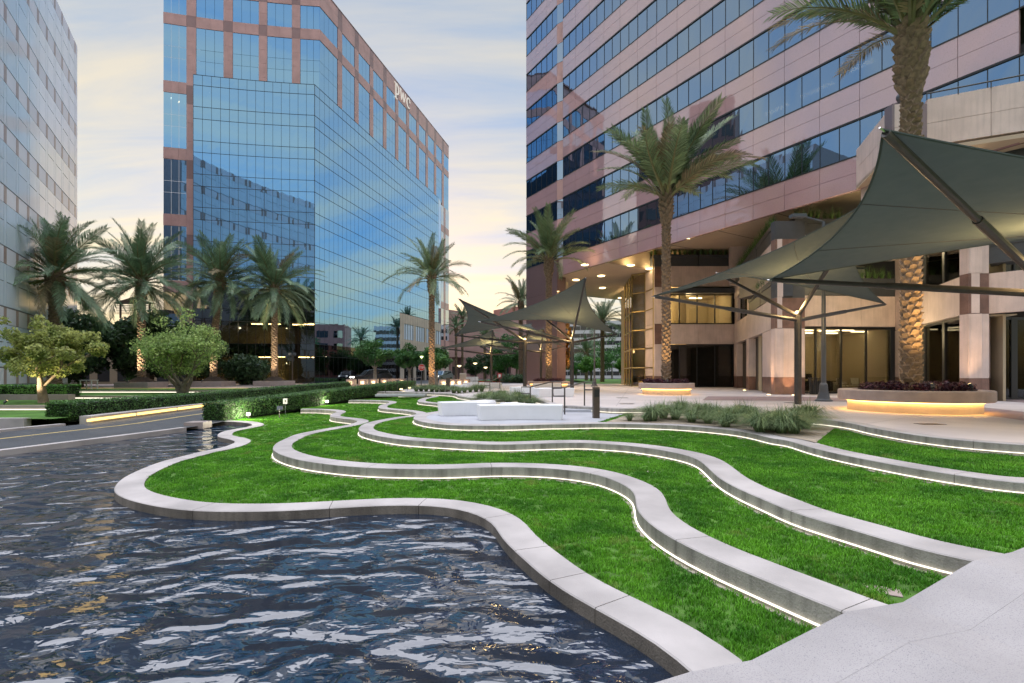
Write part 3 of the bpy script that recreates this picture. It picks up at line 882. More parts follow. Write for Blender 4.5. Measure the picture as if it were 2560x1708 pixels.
    mb = MB(); mb.prism([(p.x-o.x, p.y-o.y) for p in rf], 52.0, 52.28); mb.build('roof', M['mauve_granite'], root)
    # sign letters: serif lower case p, w, c on the side parapet
    n_ = Vector((sd_.y, -sd_.x))
    def stroke(mb, pts, w, th=.10):
        w = [x*.66 for x in w] if hasattr(w, '__len__') else w*.66
        for i in range(len(pts)-1):
            a = Vector(pts[i]); b = Vector(pts[i+1]); u = (b-a)
            L = u.length; u.normalize(); v = Vector((-u.y, u.x))
            wa = w[i] if hasattr(w, '__len__') else w; wb = w[i+1] if hasattr(w, '__len__') else w
            a2 = a-u*.03; b2 = b+u*.03
            pl = [a2-v*wa/2, b2-v*wb/2, b2+v*wb/2, a2+v*wa/2]
            mb.add([(p.x, 0, p.y) for p in pl]+[(p.x, th, p.y) for p in pl], [(0,1,2,3),(7,6,5,4),(0,4,5,1),(1,5,6,2),(2,6,7,3),(3,7,4,0)])
    def arc(cx, cy, rx, ry, a0, a1, n=12): return [(cx+rx*math.cos(math.radians(a0+(a1-a0)*i/n)), cy+ry*math.sin(math.radians(a0+(a1-a0)*i/n))) for i in range(n+1)]
    letters = {}
    mb = MB(); stroke(mb, [(.45,2.0),(.45,-.95)], .42); stroke(mb, [(.0,1.95),(.45,1.95)], .22); stroke(mb, [(.05,-.95),(.95,-.95)], .22)
    stroke(mb, arc(.72,.98,.80,1.0,118,-118), [.22+.24*math.sin(math.pi*i/12) for i in range(13)]); letters['p'] = (mb, 0)
    mb = MB(); stroke(mb, [(.15,2.0),(.62,.05)], .36); stroke(mb, [(.62,.05),(1.15,1.75)], .20); stroke(mb, [(1.15,1.75),(1.55,.05)], .36); stroke(mb, [(1.55,.05),(2.15,1.6),(2.05,2.0)], .22)
    stroke(mb, [(-.1,1.95),(.4,1.95)], .18); letters['w'] = (mb, 2.0)
    mb = MB(); stroke(mb, arc(.85,1.0,.72,1.0,50,310,16), [.18+.26*math.sin(math.pi*i/16) for i in range(17)]); stroke(mb, [(1.28,1.62),(1.42,1.35)], .30); letters['c'] = (mb, 4.55)
    base = q1(21.0)+n_*.16
    rz = math.atan2(sd_.y, sd_.x)
    sg = empty('sign', Vector((base.x, base.y, 49.9))-o, rz, parent=root)
    for k, (mb, dx) in letters.items():
        mb.v = [(x*1.0, y, z*.86) for x, y, z in mb.v]
        mb.build('letter_'+k, M['sign_white'], sg, loc=(dx*1.02, 0, 0))
    return root
glass_block()

# ================================================================== pale tower at the left edge
mat('grey_joint', (.26,.26,.30), rough=.7)
def pale_tower():
    u = Vector((-.504,.8636)); P0 = Vector((-33.4,32.6))
    root = empty('pale_office_tower', (-40, 46, 0), 0, 'pale grey-blue panelled office tower at the left edge of the view', 'building')
    P = Panels(root); q = lambda s: P0+u*s
    z = 33.7; i = 0
    S = [-6.75+2.25*k for k in range(12)]
    S = [s for s in S if s < 18.8]+[19.1]
    segs = []
    while z > .5:
        for a, b in zip(S[:-1], S[1:]):
            zb = max(0, z-4.0)
            P.quad('brown_square', 'brown_square', q(a), q(min(a+.5, b)), z-1.15, z-.05, .12, .004, 0, .012)
            if b-a > .6: P.quad('spandrel_panel', 'pale_panel_band', q(a+.5), q(b), z-1.15, z-.05, .12, 0, 0, .012)
            P.quad('pane', 'pale_panel_glass', q(a), q(min(a+.5,b)), zb, z-1.15, .04, 0, .002, .022)
            if b-a > .6:
                zm = z-2.35
                P.quad('pane', 'pale_panel_glass', q(a+.5), q(b), zm, z-1.15, .04, 0, .001, .026)
                P.quad('pane', 'pale_panel_glass', q(a+.5), q(b), zb, zm, .04, 0, .001, .026)
        z -= 4.0
    P.finish()
    o = Vector(root.location)
    nin = Vector((-.8636,-.504))
    ins = [q(-6.75)+nin*.1, q(19.05)+nin*.1, q(19.05)+nin*25, q(-6.75)+nin*25]
    mb = MB(); mb.prism([(p.x-o.x, p.y-o.y) for p in ins], 0, 33.6); mb.build('core', M['grey_joint'], root)
    return root
pale_tower()

# ================================================================== rose granite tower
TU = Vector((.5075,-.8617)); T0 = Vector((1.6,55.7)); TN = Vector((-.8617,-.5075)); TI = -TN
def tq(s, w=0.0): return T0+TU*s+TI*w
SOFFIT_LAMPS = []
def rose_tower():
    root = empty('granite_office_tower', (12, 45, 0), 0, 'rose granite tower with ribbon windows and stepped terraces over the plaza', 'building')
    P = Panels(root); o = Vector(root.location)
    tops = [15.0,18.95,22.92,26.86,30.85,34.85,38.85,42.85,46.85]
    segs = []
    pw = 1.03
    s_end = 41.2
    # ribbons right of the notch
    S = [6.9+pw*i for i in range(int((s_end-6.9)/pw)+1)]
    zprev = 11.2
    for t in tops:
        for a, b in zip(S[:-1], S[1:]):
            P.quad('pane', 'tower_glass', tq(a), tq(b), t-1.95, t, .03, -.05, .002, .008)
        for i in range(0, len(S)-2, 2):
            zm = (zprev+t-1.95)/2
            P.quad('granite_panel', 'rose_granite', tq(S[i]), tq(S[i+2]), zprev, zm, .2, 0, .0012, .009)
            P.quad('granite_panel', 'rose_granite', tq(S[i]), tq(S[i+2]), zm, t-1.95, .2, 0, .0012, .009)
        segs += [(tq(S[0]), tq(S[-1]), t-.07, t+.03, .02), (tq(S[0]), tq(S[-1]), t-2.0, t-1.93, .02)]
        zprev = t
    # left part down to the ground (leg)
    S2 = [0.0,1.0,2.0,3.0,4.0,5.0,5.9]
    zprev = 13.05
    for t in tops:
        for a, b in zip(S2[:-1], S2[1:]):
            P.quad('pane', 'tower_glass', tq(a), tq(b), t-1.95, t, .03, -.05, .002, .008)
        for a, b in ((0,2),(2,4),(4,5.9)):
            if t-1.95 > zprev+.3:
                zm = (zprev+t-1.95)/2
                P.quad('granite_panel', 'rose_granite', tq(a), tq(b), zprev, zm, .2, 0, .0012, .009)
                P.quad('granite_panel', 'rose_granite', tq(a), tq(b), zm, t-1.95, .2, 0, .0012, .009)
        segs += [(tq(0), tq(5.9), t-.07, t+.03, .02), (tq(0), tq(5.9), t-2.0, t-1.93, .02)]
        # notch: narrow return with its own glass and granite
        P.quad('pane', 'pale_glass', tq(5.9,.0), tq(6.9,.35), t-1.95, t, .03, 0, 0, .02)
        P.quad('granite_panel', 'pink_granite', tq(5.9,.0), tq(6.9,.35), zprev if zprev < t-1.95 else zprev, t-1.95, .15, 0, 0, .012)
        zprev = t
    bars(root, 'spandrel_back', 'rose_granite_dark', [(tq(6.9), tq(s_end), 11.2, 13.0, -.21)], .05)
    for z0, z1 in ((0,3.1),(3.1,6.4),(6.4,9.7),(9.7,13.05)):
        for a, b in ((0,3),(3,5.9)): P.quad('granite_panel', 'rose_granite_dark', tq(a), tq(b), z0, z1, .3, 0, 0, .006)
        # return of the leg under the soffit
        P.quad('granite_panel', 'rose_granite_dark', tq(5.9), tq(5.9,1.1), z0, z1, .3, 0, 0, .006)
    bars(root, 'mullions', 'mullion_dark', segs + [(tq(s-.014), tq(s+.014), t-1.95, t, -.02) for t in tops for s in S+S2], .07)
    P.finish()
    # core, leg body, soffit
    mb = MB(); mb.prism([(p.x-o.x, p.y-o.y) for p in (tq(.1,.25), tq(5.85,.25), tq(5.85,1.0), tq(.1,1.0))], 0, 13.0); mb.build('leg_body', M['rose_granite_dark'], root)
    mb = MB(); mb.prism([(p.x-o.x, p.y-o.y) for p in (tq(.1,4), tq(s_end,4), tq(s_end,34), tq(.1,34))], 13.0, 52); mb.build('core', M['core_dark'], root)
    for t in tops[:8]:
        mb = MB(); mb.prism([(p.x-o.x, p.y-o.y) for p in (tq(.1,.25), tq(s_end,.25), tq(s_end,4.1), tq(.1,4.1))], t+.1, t+.5); mb.build('floor_slab', M['core_dark'], root)
    mb = MB(); mb.prism([(p.x-o.x, p.y-o.y) for p in (tq(13.2,.21), tq(s_end,.21), tq(s_end,36), tq(13.2,36))], 12.85, 13.0); mb.build('soffit', M['soffit'], root)
    mb = MB(); mb.prism([(p.x-o.x, p.y-o.y) for p in (tq(5.9,.21), tq(13.19,.21), tq(13.19,30), tq(-3,30), tq(-3,3.5), tq(.2,1.1), tq(5.9,1.1))], 11.2, 13.0); mb.build('soffit', M['soffit'], root)
    for a in (16, 21, 26): 
        mb = MB(); mb.prism([(p.x-o.x, p.y-o.y) for p in (tq(a,.3), tq(a+.06,.3), tq(a+.06,35), tq(a,35))], 12.835, 12.845); mb.build('soffit_joint', M['joint_dark'], root)
    # recessed downlights of the soffit
    for x, y in ((1577,663),(1624,672),(1503,690),(1506,720),(1577,728),(1617,722),(1462,662),(1440,700),(1662,640),(1552,745)):
        zc = 12.83 if x > 1640 else 11.18
        d = F*(zc-CAMZ)/(YH-y); c = AT(x, y, d)
        mb = MB(); mb.lathe([(.34,-.03),(.34,0)], 16); mb.build('downlight', M['light_warm'], root, loc=Vector((c.x,c.y,zc))-o)
        if x in (1577,1503,1462): SOFFIT_LAMPS.append(c)
    # ceiling fixtures seen through the ribbons
    for x, y, w in ((1888,277,1.5),(1978,232,1.5),(2000,222,1.3),(2098,165,1.2),(1740,98,.6),(1788,62,.6),(1553,548,.5),(1553,568,.5),(1617,562,.3),(1432,603,.4),(1395,622,.4),(1780,325,1.0),(1700,235,.4)):
        r = (x-CX)/F; s = (55.7*r-1.6)/(.5075+.8617*r); dd = 55.7-.8617*s
        z = ZAT(y, dd); p = tq(s, .9)
        mb = MB(); mb.obox((0,0,0), (TU.x*w,TU.y*w,0), (TI.x*.35,TI.y*.35,0), (0,0,.3 if w < .7 else .06)); mb.build('ceiling_light', M['light_panel'], root, loc=Vector((p.x,p.y,z))-o)
    return root
tower = rose_tower()

# ------------------------------------------------------------------ stepped base of the tower (part of the same thing)
def base():
    o = Vector(tower.location)
    PL = Panels(tower)
    B = {'a': Vector((13.47,46)), 'b': Vector((20.6,46)), 'c': Vector((15.9,30)), 'd': Vector((17.7,30)), 'd2': Vector((18.3,31.7)),
         'e': Vector((24.5,31.7)), 'f': Vector((20.9,22.7)), 'g': Vector((21.8,22.7)), 'h': Vector((23.2,24.0)), 'i': Vector((29,24.0))}
    lerp = lambda p, q, t: p+(q-p)*t
    def wallband(p, q, z0, z1, n, m='shell_granite', t=.3, proud=0):
        for i in range(n): PL.quad('granite_panel', m, lerp(p,q,i/n), lerp(p,q,(i+1)/n), z0, z1, t, proud, 0, .008)
    def pier(p, q, zs=((0,1.05,'brown_granite'),(1.05,4.0,'shell_granite'),(4.0,5.9,'brown_granite'),(5.9,9.3,'shell_granite'),(9.3,11.2,'brown_granite'))):
        for z0, z1, m in zs: PL.quad('granite_panel', m, p, q, z0, z1, .5, .03, 0, .004)
    def glazing(p, q, z0, z1, n, m='shop_glass', rec=-.35, frame=.09):
        for i in range(n): PL.quad('pane', m, lerp(p,q,i/n), lerp(p,q,(i+1)/n), z0, z1, .03, rec, 0, .045)
        segs = [(lerp(p,q,i/n)-(q-p).normalized()*frame/2, lerp(p,q,i/n)+(q-p).normalized()*frame/2, z0, z1, rec+.06) for i in range(n+1)]
        segs += [(p, q, z0, z0+.1, rec+.05), (p, q, z1-.12, z1, rec+.05)]
        mb = MB()
        for a, b, za, zb, pr in segs:
            u = (b-a).normalized(); nn = Vector((u.y,-u.x))
            mb.obox(Vector((a.x+nn.x*pr-o.x, a.y+nn.y*pr-o.y, za)), ((b-a).x,(b-a).y,0), (-nn.x*.12,-nn.y*.12,0), (0,0,zb-za))
        mb.build('window_frame', M['mullion_dark'], tower)
    def trough(p, q, z0, out=.0, n=2, h=1.05, desc=''):
        u = (q-p).normalized(); nn = Vector((u.y,-u.x))
        for i in range(n):
            a = lerp(p,q,i/n)+u*.06; b = lerp(p,q,(i+1)/n)-u*.06
            mb = MB(); mb.obox(Vector((a.x-o.x,a.y-o.y,z0)), (b.x-a.x,b.y-a.y,0), (-nn.x*1.0,-nn.y*1.0,0), (0,0,h*.72))
            aa = a+nn*.05; bb = b+nn*.05
            mb.obox(Vector((aa.x-o.x,aa.y-o.y,z0+h*.72+.004)), (bb.x-aa.x,bb.y-aa.y,0), (-nn.x*1.1,-nn.y*1.1,0), (0,0,h*.28))
            mb.build('planter_trough', M['planter_metal'], tower)
            TROUGHS.append((a-nn*.15, b-nn*.15, z0+h, 'grasses in the '+(['left','right'] if n == 2 else ['left','middle','right'])[i]+' dark trough '+desc))
    # ---- first bay (facing the camera)
    p, q = B['a']+Vector((.5,0)), B['b']
    wallband(p, q, 4.02, 5.87, 2); wallband(p, q, 9.35, 11.25, 2)
    glazing(p, q, 0, 4.0, 4); glazing(p, q, 5.89, 8.7, 4, 'lobby_glass')
    pier(B['a']-Vector((.25,0)), B['a']+Vector((.5,0)), ((0,1.05,'brown_granite'),(1.05,4.0,'shell_granite'),(4.0,5.9,'brown_granite'),(5.9,9.3,'shell_granite'),(9.3,11.2,'brown_granite'),(11.2,11.9,'planter_metal')))
    trough(p, q, 11.25, desc='above the lobby-side window bay')
    u = Vector((1,0)); mb = MB(); mb.obox(Vector((p.x-o.x,p.y-.35-o.y,8.75)), (q.x-p.x,0,0), (0,.9,0), (0,0,.42)); mb.build('awning', M['planter_metal'], tower)
    # return of the bay towards the lobby
    r0 = B['a']+Vector((-.25,0)); r1 = r0+Vector((-.6,9.0))
    for z0, z1, m in ((0,1.05,'brown_granite'),(1.05,4.0,'shell_granite'),(4.0,5.9,'shell_granite'),(5.9,9.3,'shell_granite'),(9.3,11.2,'shell_granite')):
        for i in range(3): PL.quad('granite_panel', m, lerp(r1,r0,i/3), lerp(r1,r0,(i+1)/3), z0, z1, .4, 0, 0, .01)
    trough(r1, r0, 11.25, desc='on the side wall next to the lobby')
    # ---- diagonal return with deep door recesses
    p, q = B['b'], B['c']
    cols = [(0,.10,1),(.10,.40,0),(.40,.47,1),(.47,.78,0),(.78,1.0,1)]
    for a, b, solid in cols:
        pa, pb = lerp(p,q,a), lerp(p,q,b)
        if solid:
            for z0, z1, m in ((0,1.05,'brown_granite'),(1.05,4.0,'shell_granite')): PL.quad('granite_panel', m, pa, pb, z0, z1, .5, .02, 0, .006)
        else: glazing(pa, pb, 0, 4.0, 2, rec=-.6)
        PL.quad('granite_panel', 'shell_granite', pa, pb, 4.02, 5.9, .4, 0, 0, .008)
        if solid or a > .4: PL.quad('granite_panel', 'shell_granite', pa, pb, 5.9, 8.2, .4, -.05, 0, .008)
        else: glazing(pa, pb, 5.9, 8.2, 2, 'lobby_glass')
        PL.quad('granite_panel', 'shell_granite', pa, pb, 8.2, 9.4, .4, 0, 0, .008)
    trough(lerp(p,q,.46), q, 5.95, n=2, h=1.15, desc='low on the slanting wall left of the corner pier'); trough(lerp(p,q,.05), lerp(p,q,.95), 9.42, n=3, desc='high on the slanting wall left of the corner pier')
    pp = lerp(p,q,.12)
    PL.quad('granite_panel', 'shell_granite', Vector((19.9,45.2)), Vector((21.5,45.0)), 9.3, 14.0, .5, 0, 0, .01)
    # ---- corner pier and second bay
    pier(B['c'], B['d'], ((0,1.05,'brown_granite'),(1.05,4.0,'shell_granite'),(4.0,5.85,'brown_granite'),(5.85,7.1,'planter_metal'),(7.1,8.2,'shell_granite'),(8.2,9.4,'brown_granite'),(9.4,10.5,'planter_metal')))
    PL.quad('granite_panel', 'shell_granite', B['d'], B['d2'], 0, 4.0, .4, 0, 0, .01)
    p, q = Vector((17.7,31.2)), B['e']
    wallband(p, q, 4.25, 6.2, 3); glazing(p, q, 0, 4.22, 4); trough(p, q, 6.22, n=2, h=1.1, desc='over the lit office window')
    glazing(p+Vector((0,2.2)), q+Vector((0,2.2)), 7.0, 8.6, 4, 'lobby_glass'); wallband(p, q, 8.5, 10.0, 2); trough(p, q, 10.0, n=2, desc='on the upper terrace over the lit office window')
    # ---- second diagonal
    p, q = B['e'], B['f']
    for a, b, solid in ((0,.12,1),(.12,.92,0),(.92,1.0,1)):
        pa, pb = lerp(p,q,a), lerp(p,q,b)
        if solid:
            for z0, z1, m in ((0,1.05,'brown_granite'),(1.05,4.0,'shell_granite'),(5.85,9.6,'shell_granite')): PL.quad('granite_panel', m, pa, pb, z0, z1, .5, .02, 0, .006)
        else:
            glazing(pa, pb, 0, 4.0, 3, rec=-.3, frame=.28); glazing(pa, pb, 5.87, 8.6, 3, 'lobby_glass', rec=-.3, frame=.28)
        PL.quad('granite_panel', 'shell_granite', pa, lerp(pa,pb,.5), 4.02, 5.85, .4, 0, 0, .008); PL.quad('granite_panel', 'shell_granite', lerp(pa,pb,.5), pb, 4.02, 5.85, .4, 0, 0, .008)
        PL.quad('granite_panel', 'shell_granite', pa, pb, 8.6, 9.6, .4, 0, 0, .008)
    trough(lerp(p,q,.1), q, 9.62, n=2, desc='on the slanting wall behind the nearest palm')
    pier(B['f'], B['g'], ((0,1.05,'brown_granite'),(1.05,4.0,'shell_granite'),(4.0,5.85,'brown_granite'),(5.85,9.6,'shell_granite')))
    for z0, z1, m in ((0,1.05,'brown_granite'),(1.05,4.0,'shell_granite')): PL.quad('granite_panel', m, B['g'], B['h'], z0, z1, .4, 0, 0, .006)
    # ---- third bay at the frame's edge
    p, q = Vector((21.8,22.75)), Vector((24.6,19.6))
    wallband(p, q, 4.02, 5.85, 2); glazing(B['h'], B['i'], 0, 4.0, 5, rec=-.1, frame=.3); glazing(B['h'], B['i'], 5.87, 8.6, 5, 'lobby_glass', rec=-.1)
    trough(p, q, 6.3, n=2, h=1.1, desc='on the low terrace at the right edge'); wallband(p, q, 8.9, 10.4, 2, 'brown_granite'); trough(p, q, 10.4, n=2, desc='on the high terrace at the right edge')
    # ---- terrace parapet at the soffit level, stepping forward of the tower
    t0, t1, t2, t3 = Vector((18.6,26.8)), Vector((17.1,22.3)), Vector((18.65,22.3)), Vector((22.6,20.4))
    wallband(t0, t1, 11.3, 12.3, 2); wallband(t0, t1, 12.3, 13.35, 2)
    PL.quad('granite_panel', 'rose_granite_dark', t1, t2, 11.3, 13.4, .5, .02, 0, .006)
    wallband(t2, t3, 11.5, 12.5, 2); wallband(t2, t3, 12.5, 13.6, 2)
    mb = MB(); mb.prism([(v.x-o.x, v.y-o.y) for v in (t0, t1, t2, t3, Vector((26,28)))], 11.22, 11.4); mb.build('terrace_slab', M['soffit'], tower)
    rail = [Vector((v.x-o.x, v.y-o.y, 13.85)) for v in (t2, t3)]
    mb = MB(); mb.tube(rail, .035, 6)
    for k in range(5):
        v = rail[0]+(rail[1]-rail[0])*k/4; mb.tube([v, v-Vector((0,0,.3))], .02, 6)
    mb.build('railing', M['planter_metal'], tower)
    PL.finish()
    # columns under the terrace
    for x, y in ((19.4,26.3),(21.0,46.2)):
        mb = MB(); mb.box(x-.55-o.x, x+.55-o.x, y-.5-o.y, y+.5-o.y, 9.4, 11.25); mb.build('column', M['shell_granite'], tower)
    # interior behind the bays: back wall, floors, ceiling lights
    def room(p, q, dep, z0, z1, wallm, lights, nm='inner_wall', ends=True):
        u = (q-p).normalized(); nn = Vector((-u.y,u.x))
        mb = MB(); a = p+nn*dep; mb.obox(Vector((a.x-o.x,a.y-o.y,z0)), ((q-p).x,(q-p).y,0), (nn.x*.1,nn.y*.1,0), (0,0,z1-z0)); mb.build(nm, M[wallm], tower)
        mb = MB(); a = p+nn*.5; mb.obox(Vector((a.x-o.x,a.y-o.y,z1-.06)), ((q-p).x,(q-p).y,0), (nn.x*dep,nn.y*dep,0), (0,0,.05)); mb.build('ceiling', M['interior_wall'], tower)
        mb = MB(); mb.obox(Vector((a.x-o.x,a.y-o.y,z0-.04)), ((q-p).x,(q-p).y,0), (nn.x*dep,nn.y*dep,0), (0,0,.05)); mb.build('floor_slab', M['carpet'], tower)
        for e_ in ((p, q) if ends else ()):
            mb = MB(); mb.obox(Vector((e_.x+nn.x*.5-o.x,e_.y+nn.y*.5-o.y,z0)), (nn.x*dep,nn.y*dep,0), (u.x*.08*(1 if e_ is p else -1),u.y*.08*(1 if e_ is p else -1),0), (0,0,z1-z0)); mb.build(nm, M[wallm], tower)
        for t, dd, w in lights:
            c = p+(q-p)*t+nn*dd
            mb = MB(); mb.obox(Vector((c.x-o.x,c.y-o.y,z1-.12)), (u.x*w,u.y*w,0), (nn.x*.3,nn.y*.3,0), (0,0,.05)); mb.build('ceiling_light', M['light_panel'], tower)
    room(B['a']+Vector((.5,0)), B['b'], 6, 5.87, 9.0, 'interior_wall', [(.15,2,1.2),(.45,2,1.2),(.75,2,1.2),(.3,4,1.2),(.6,4,1.2)])
    room(B['a']+Vector((.5,0)), B['b'], .55, 0.0, 4.0, 'window_blind', [])
    room(Vector((18.7,31.2)), B['e'], 5, 0.0, 4.22, 'interior_wall', [(.05,1.4,1.0),(.35,1.6,1.0),(.5,1.2,1.1),(.62,3.4,1.0),(.15,3.2,1.0),(.3,3.4,1.0),(.8,2.0,1.0)])
    room(Vector((17.7,33.4)), B['e']+Vector((0,2.2)), 4, 7.0, 8.7, 'interior_wall', [(.3,1.4,1.0)])
    room(lerp(B['e'],B['f'],.1), lerp(B['e'],B['f'],.93), 1.5, 0.0, 4.0, 'interior_wall', [(.25,.7,1.0),(.7,.7,1.0)], ends=False)
    room(lerp(B['e'],B['f'],.1), lerp(B['e'],B['f'],.93), 1.5, 5.87, 8.7, 'interior_wall', [(.2,.7,1.2),(.5,.7,1.2),(.75,.7,1.2)], ends=False)
    room(lerp(B['b'],B['c'],.05), lerp(B['b'],B['c'],.76), .5, 0.0, 4.0, 'interior_dark', [], ends=False)
    room(B['h'], B['i'], 4.5, 0.0, 4.0, 'interior_wall', [(.2,2,1.0),(.5,2,1.0)], ends=False)
    mb = MB(); mb.prism([(x-o.x,y-o.y) for x, y in ((17,53),(21.8,52.5),(22.2,37.2),(30,37.0),(34,30),(34,60),(17,60))], 0, 12.8); mb.build('inner_core', M['interior_dark'], tower)
    # glazed lobby under the soffit, lit from inside
    l0, l1, l2 = Vector((13.0,52.0)), Vector((12.0,49.0)), Vector((16,58))
    LB = Panels(tower)
    pts = [Vector((12.6,55.5)), Vector((12.0,49.6)), Vector((13.05,48.6)), Vector((13.2,46.3))]
    for a, b in zip(pts[:-1], pts[1:]):
        n = max(1, int((b-a).length/1.5))
        for i in range(n):
            for k in range(7): LB.quad('pane', 'lobby_glass', lerp(a,b,i/n), lerp(a,b,(i+1)/n), k*1.85, (k+1)*1.85, .03, 0, 0, .02)
    LB.finish()
    mb = MB()
    for a, b in zip(pts[:-1], pts[1:]):
        n = max(1, int((b-a).length/1.5))
        for i in range(n+1):
            v = lerp(a,b,i/n); mb.tube([(v.x-o.x,v.y-o.y,0),(v.x-o.x,v.y-o.y,12.8)], .07, 6)
        for k in range(7):
            mb.tube([(a.x-o.x,a.y-o.y,k*1.85),(b.x-o.x,b.y-o.y,k*1.85)], .06, 6)
    mb.build('lobby_frame', M['brass'], tower)
    mb = MB(); mb.prism([(x-o.x,y-o.y) for x, y in ((16.5,47),(16.6,58),(13.2,60),(13.6,56))], 0, 12.7); mb.build('inner_wall', M['interior_wall'], tower)
    for k in range(6):
        mb = MB(); mb.box(13.2-o.x,15.4-o.x,49.4-o.y,49.9-o.y,1.75+1.85*k,1.95+1.85*k); mb.build('wall_light', M['light_warm'], tower)
mat('brass', (.45,.33,.13), rough=.35, metal=.8)
TROUGHS = []
base()
# ------------------------------------------------------------------ vegetation materials
foliage('grass', (.155,.40,.028), (.06,.21,.015), rough=.6, trans=.35, vscale=1.5, rand=.25, dry=(.34,.33,.10))
foliage('palm_leaf', (0.224,0.299,0.143), (0.113,0.179,0.090), rough=.45, trans=.2, vscale=.8, rand=.22)
foliage('palm_leaf_dry', (0.300,0.240,0.138), (0.180,0.150,0.084), rough=.6, trans=.2, vscale=.8, rand=.25)
foliage('palm_leaf_cool', (0.217,0.324,0.184), (0.108,0.184,0.113), rough=.45, trans=.2, vscale=.8, rand=.2)
foliage('ficus_leaf', (0.095,0.233,0.061), (0.038,0.121,0.034), rough=.4, trans=.2, vscale=1.1, rand=.22)
foliage('coral_leaf', (0.456,0.576,0.204), (0.216,0.336,0.108), rough=.5, trans=.45, vscale=1.3, rand=.25)
foliage('coral_leaf_gold', (.46,.48,.16), (.20,.27,.08), rough=.5, trans=.45, vscale=1.3, rand=.25)
foliage('dark_leaf', (0.079,0.150,0.064), (0.034,0.075,0.034), rough=.5, trans=.15, vscale=.6, rand=.25)
foliage('hedge_leaf', (0.105,0.225,0.057), (0.041,0.105,0.029), rough=.42, trans=.2, vscale=2.2, rand=.28)
foliage('bright_leaf', (0.154,0.350,0.063), (0.063,0.182,0.034), rough=.45, trans=.25, vscale=1.0, rand=.2)
foliage('purple_leaf', (.085,.024,.04), (.03,.009,.018), rough=.4, trans=.15, vscale=6, rand=.3)
foliage('sedge', (0.226,0.300,0.127), (0.113,0.180,0.083), rough=.5, trans=.25, vscale=3, rand=.25)
foliage('trough_grass', (0.154,0.266,0.084), (0.070,0.140,0.042), rough=.5, trans=.25, vscale=2, rand=.25)
mat('palm_bark', (.20,.14,.10), rough=.9, var=.4, vscale=6, bump=.5, bscale=30)
mat('palm_boot', (.26,.19,.135), rough=.9, var=.35, vscale=8, bump=.4, bscale=40, rand=.2)
mat('bark_grey', (.20,.17,.14), rough=.9, var=.3, vscale=5, bump=.6, bscale=25)
mat('bark_pale', (.30,.27,.23), rough=.9, var=.25, vscale=5, bump=.5, bscale=25)
mat('bark_tan', (.26,.20,.14), rough=.9, var=.3, vscale=4, bump=.5, bscale=20)
mat('soil_dark', (.05,.035,.025), rough=1, var=.4, vscale=8, bump=.8, bscale=60)
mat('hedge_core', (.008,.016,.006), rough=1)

# ------------------------------------------------------------------ lawn grass: tufts set on points of the lawns
def tuft_mesh(name, n=26, h=.055, r=.06, seed=1, wid=.0045):
    R = np.random.default_rng(seed); V = []; Fc = []
    for i in range(n):
        a = R.uniform(0, 6.283); rr = r*math.sqrt(R.uniform(0,1)); x, y = rr*math.cos(a), rr*math.sin(a)
        hh = h*R.uniform(.55,1.15); la = R.uniform(0,6.283); ln = hh*R.uniform(.15,.75)
        dx, dy = math.cos(la)*ln, math.sin(la)*ln; w = wid*R.uniform(.7,1.3); px, py = -math.sin(la)*w, math.cos(la)*w
        b = len(V)
        V += [(x-px,y-py,0),(x+px,y+py,0),(x+dx*.45+px*.7,y+dy*.45+py*.7,hh*.62),(x+dx*.45-px*.7,y+dy*.45-py*.7,hh*.62),(x+dx,y+dy,hh)]
        Fc += [(b,b+1,b+2,b+3),(b+3,b+2,b+4)]
    me = bpy.data.meshes.new(name); me.from_pydata(V, [], Fc); me.materials.append(M['grass']); me.update()
    return me
def scatter_group(meshes, smin=.7, smax=1.25, tilt=.25):
    cl = bpy.data.collections.new('tuft_sources')
    for i, me in enumerate(meshes):
        o = bpy.data.objects.new('tuft_source', me); cl.objects.link(o)
    ng = bpy.data.node_groups.new('scatter', 'GeometryNodeTree')
    ng.interface.new_socket('Geometry', in_out='INPUT', socket_type='NodeSocketGeometry')
    ng.interface.new_socket('Geometry', in_out='OUTPUT', socket_type='NodeSocketGeometry')
    gi = ng.nodes.new('NodeGroupInput'); go = ng.nodes.new('NodeGroupOutput')
    ci = ng.nodes.new('GeometryNodeCollectionInfo'); ci.inputs[0].default_value = cl
    ci.inputs['Separate Children'].default_value = True; ci.inputs['Reset Children'].default_value = True
    io = ng.nodes.new('GeometryNodeInstanceOnPoints'); io.inputs['Pick Instance'].default_value = True
    rv = ng.nodes.new('FunctionNodeRandomValue'); rv.data_type = 'FLOAT_VECTOR'
    rv.inputs['Min'].default_value = (-tilt,-tilt,0); rv.inputs['Max'].default_value = (tilt,tilt,6.283)
    rs = ng.nodes.new('FunctionNodeRandomValue'); rs.data_type = 'FLOAT'
    rs.inputs[2].default_value = smin; rs.inputs[3].default_value = smax; rs.inputs['Seed'].default_value = 5
    L = ng.links.new
    L(gi.outputs[0], io.inputs['Points']); L(ci.outputs[0], io.inputs['Instance'])
    L(rv.outputs[0], io.inputs['Rotation']); L(rs.outputs[1], io.inputs['Scale']); L(io.outputs[0], go.inputs[0])
    return ng
tufts = [tuft_mesh('grass_tuft', 34, .040, .062, s) for s in range(4)]
NG_GRASS = scatter_group(tufts)
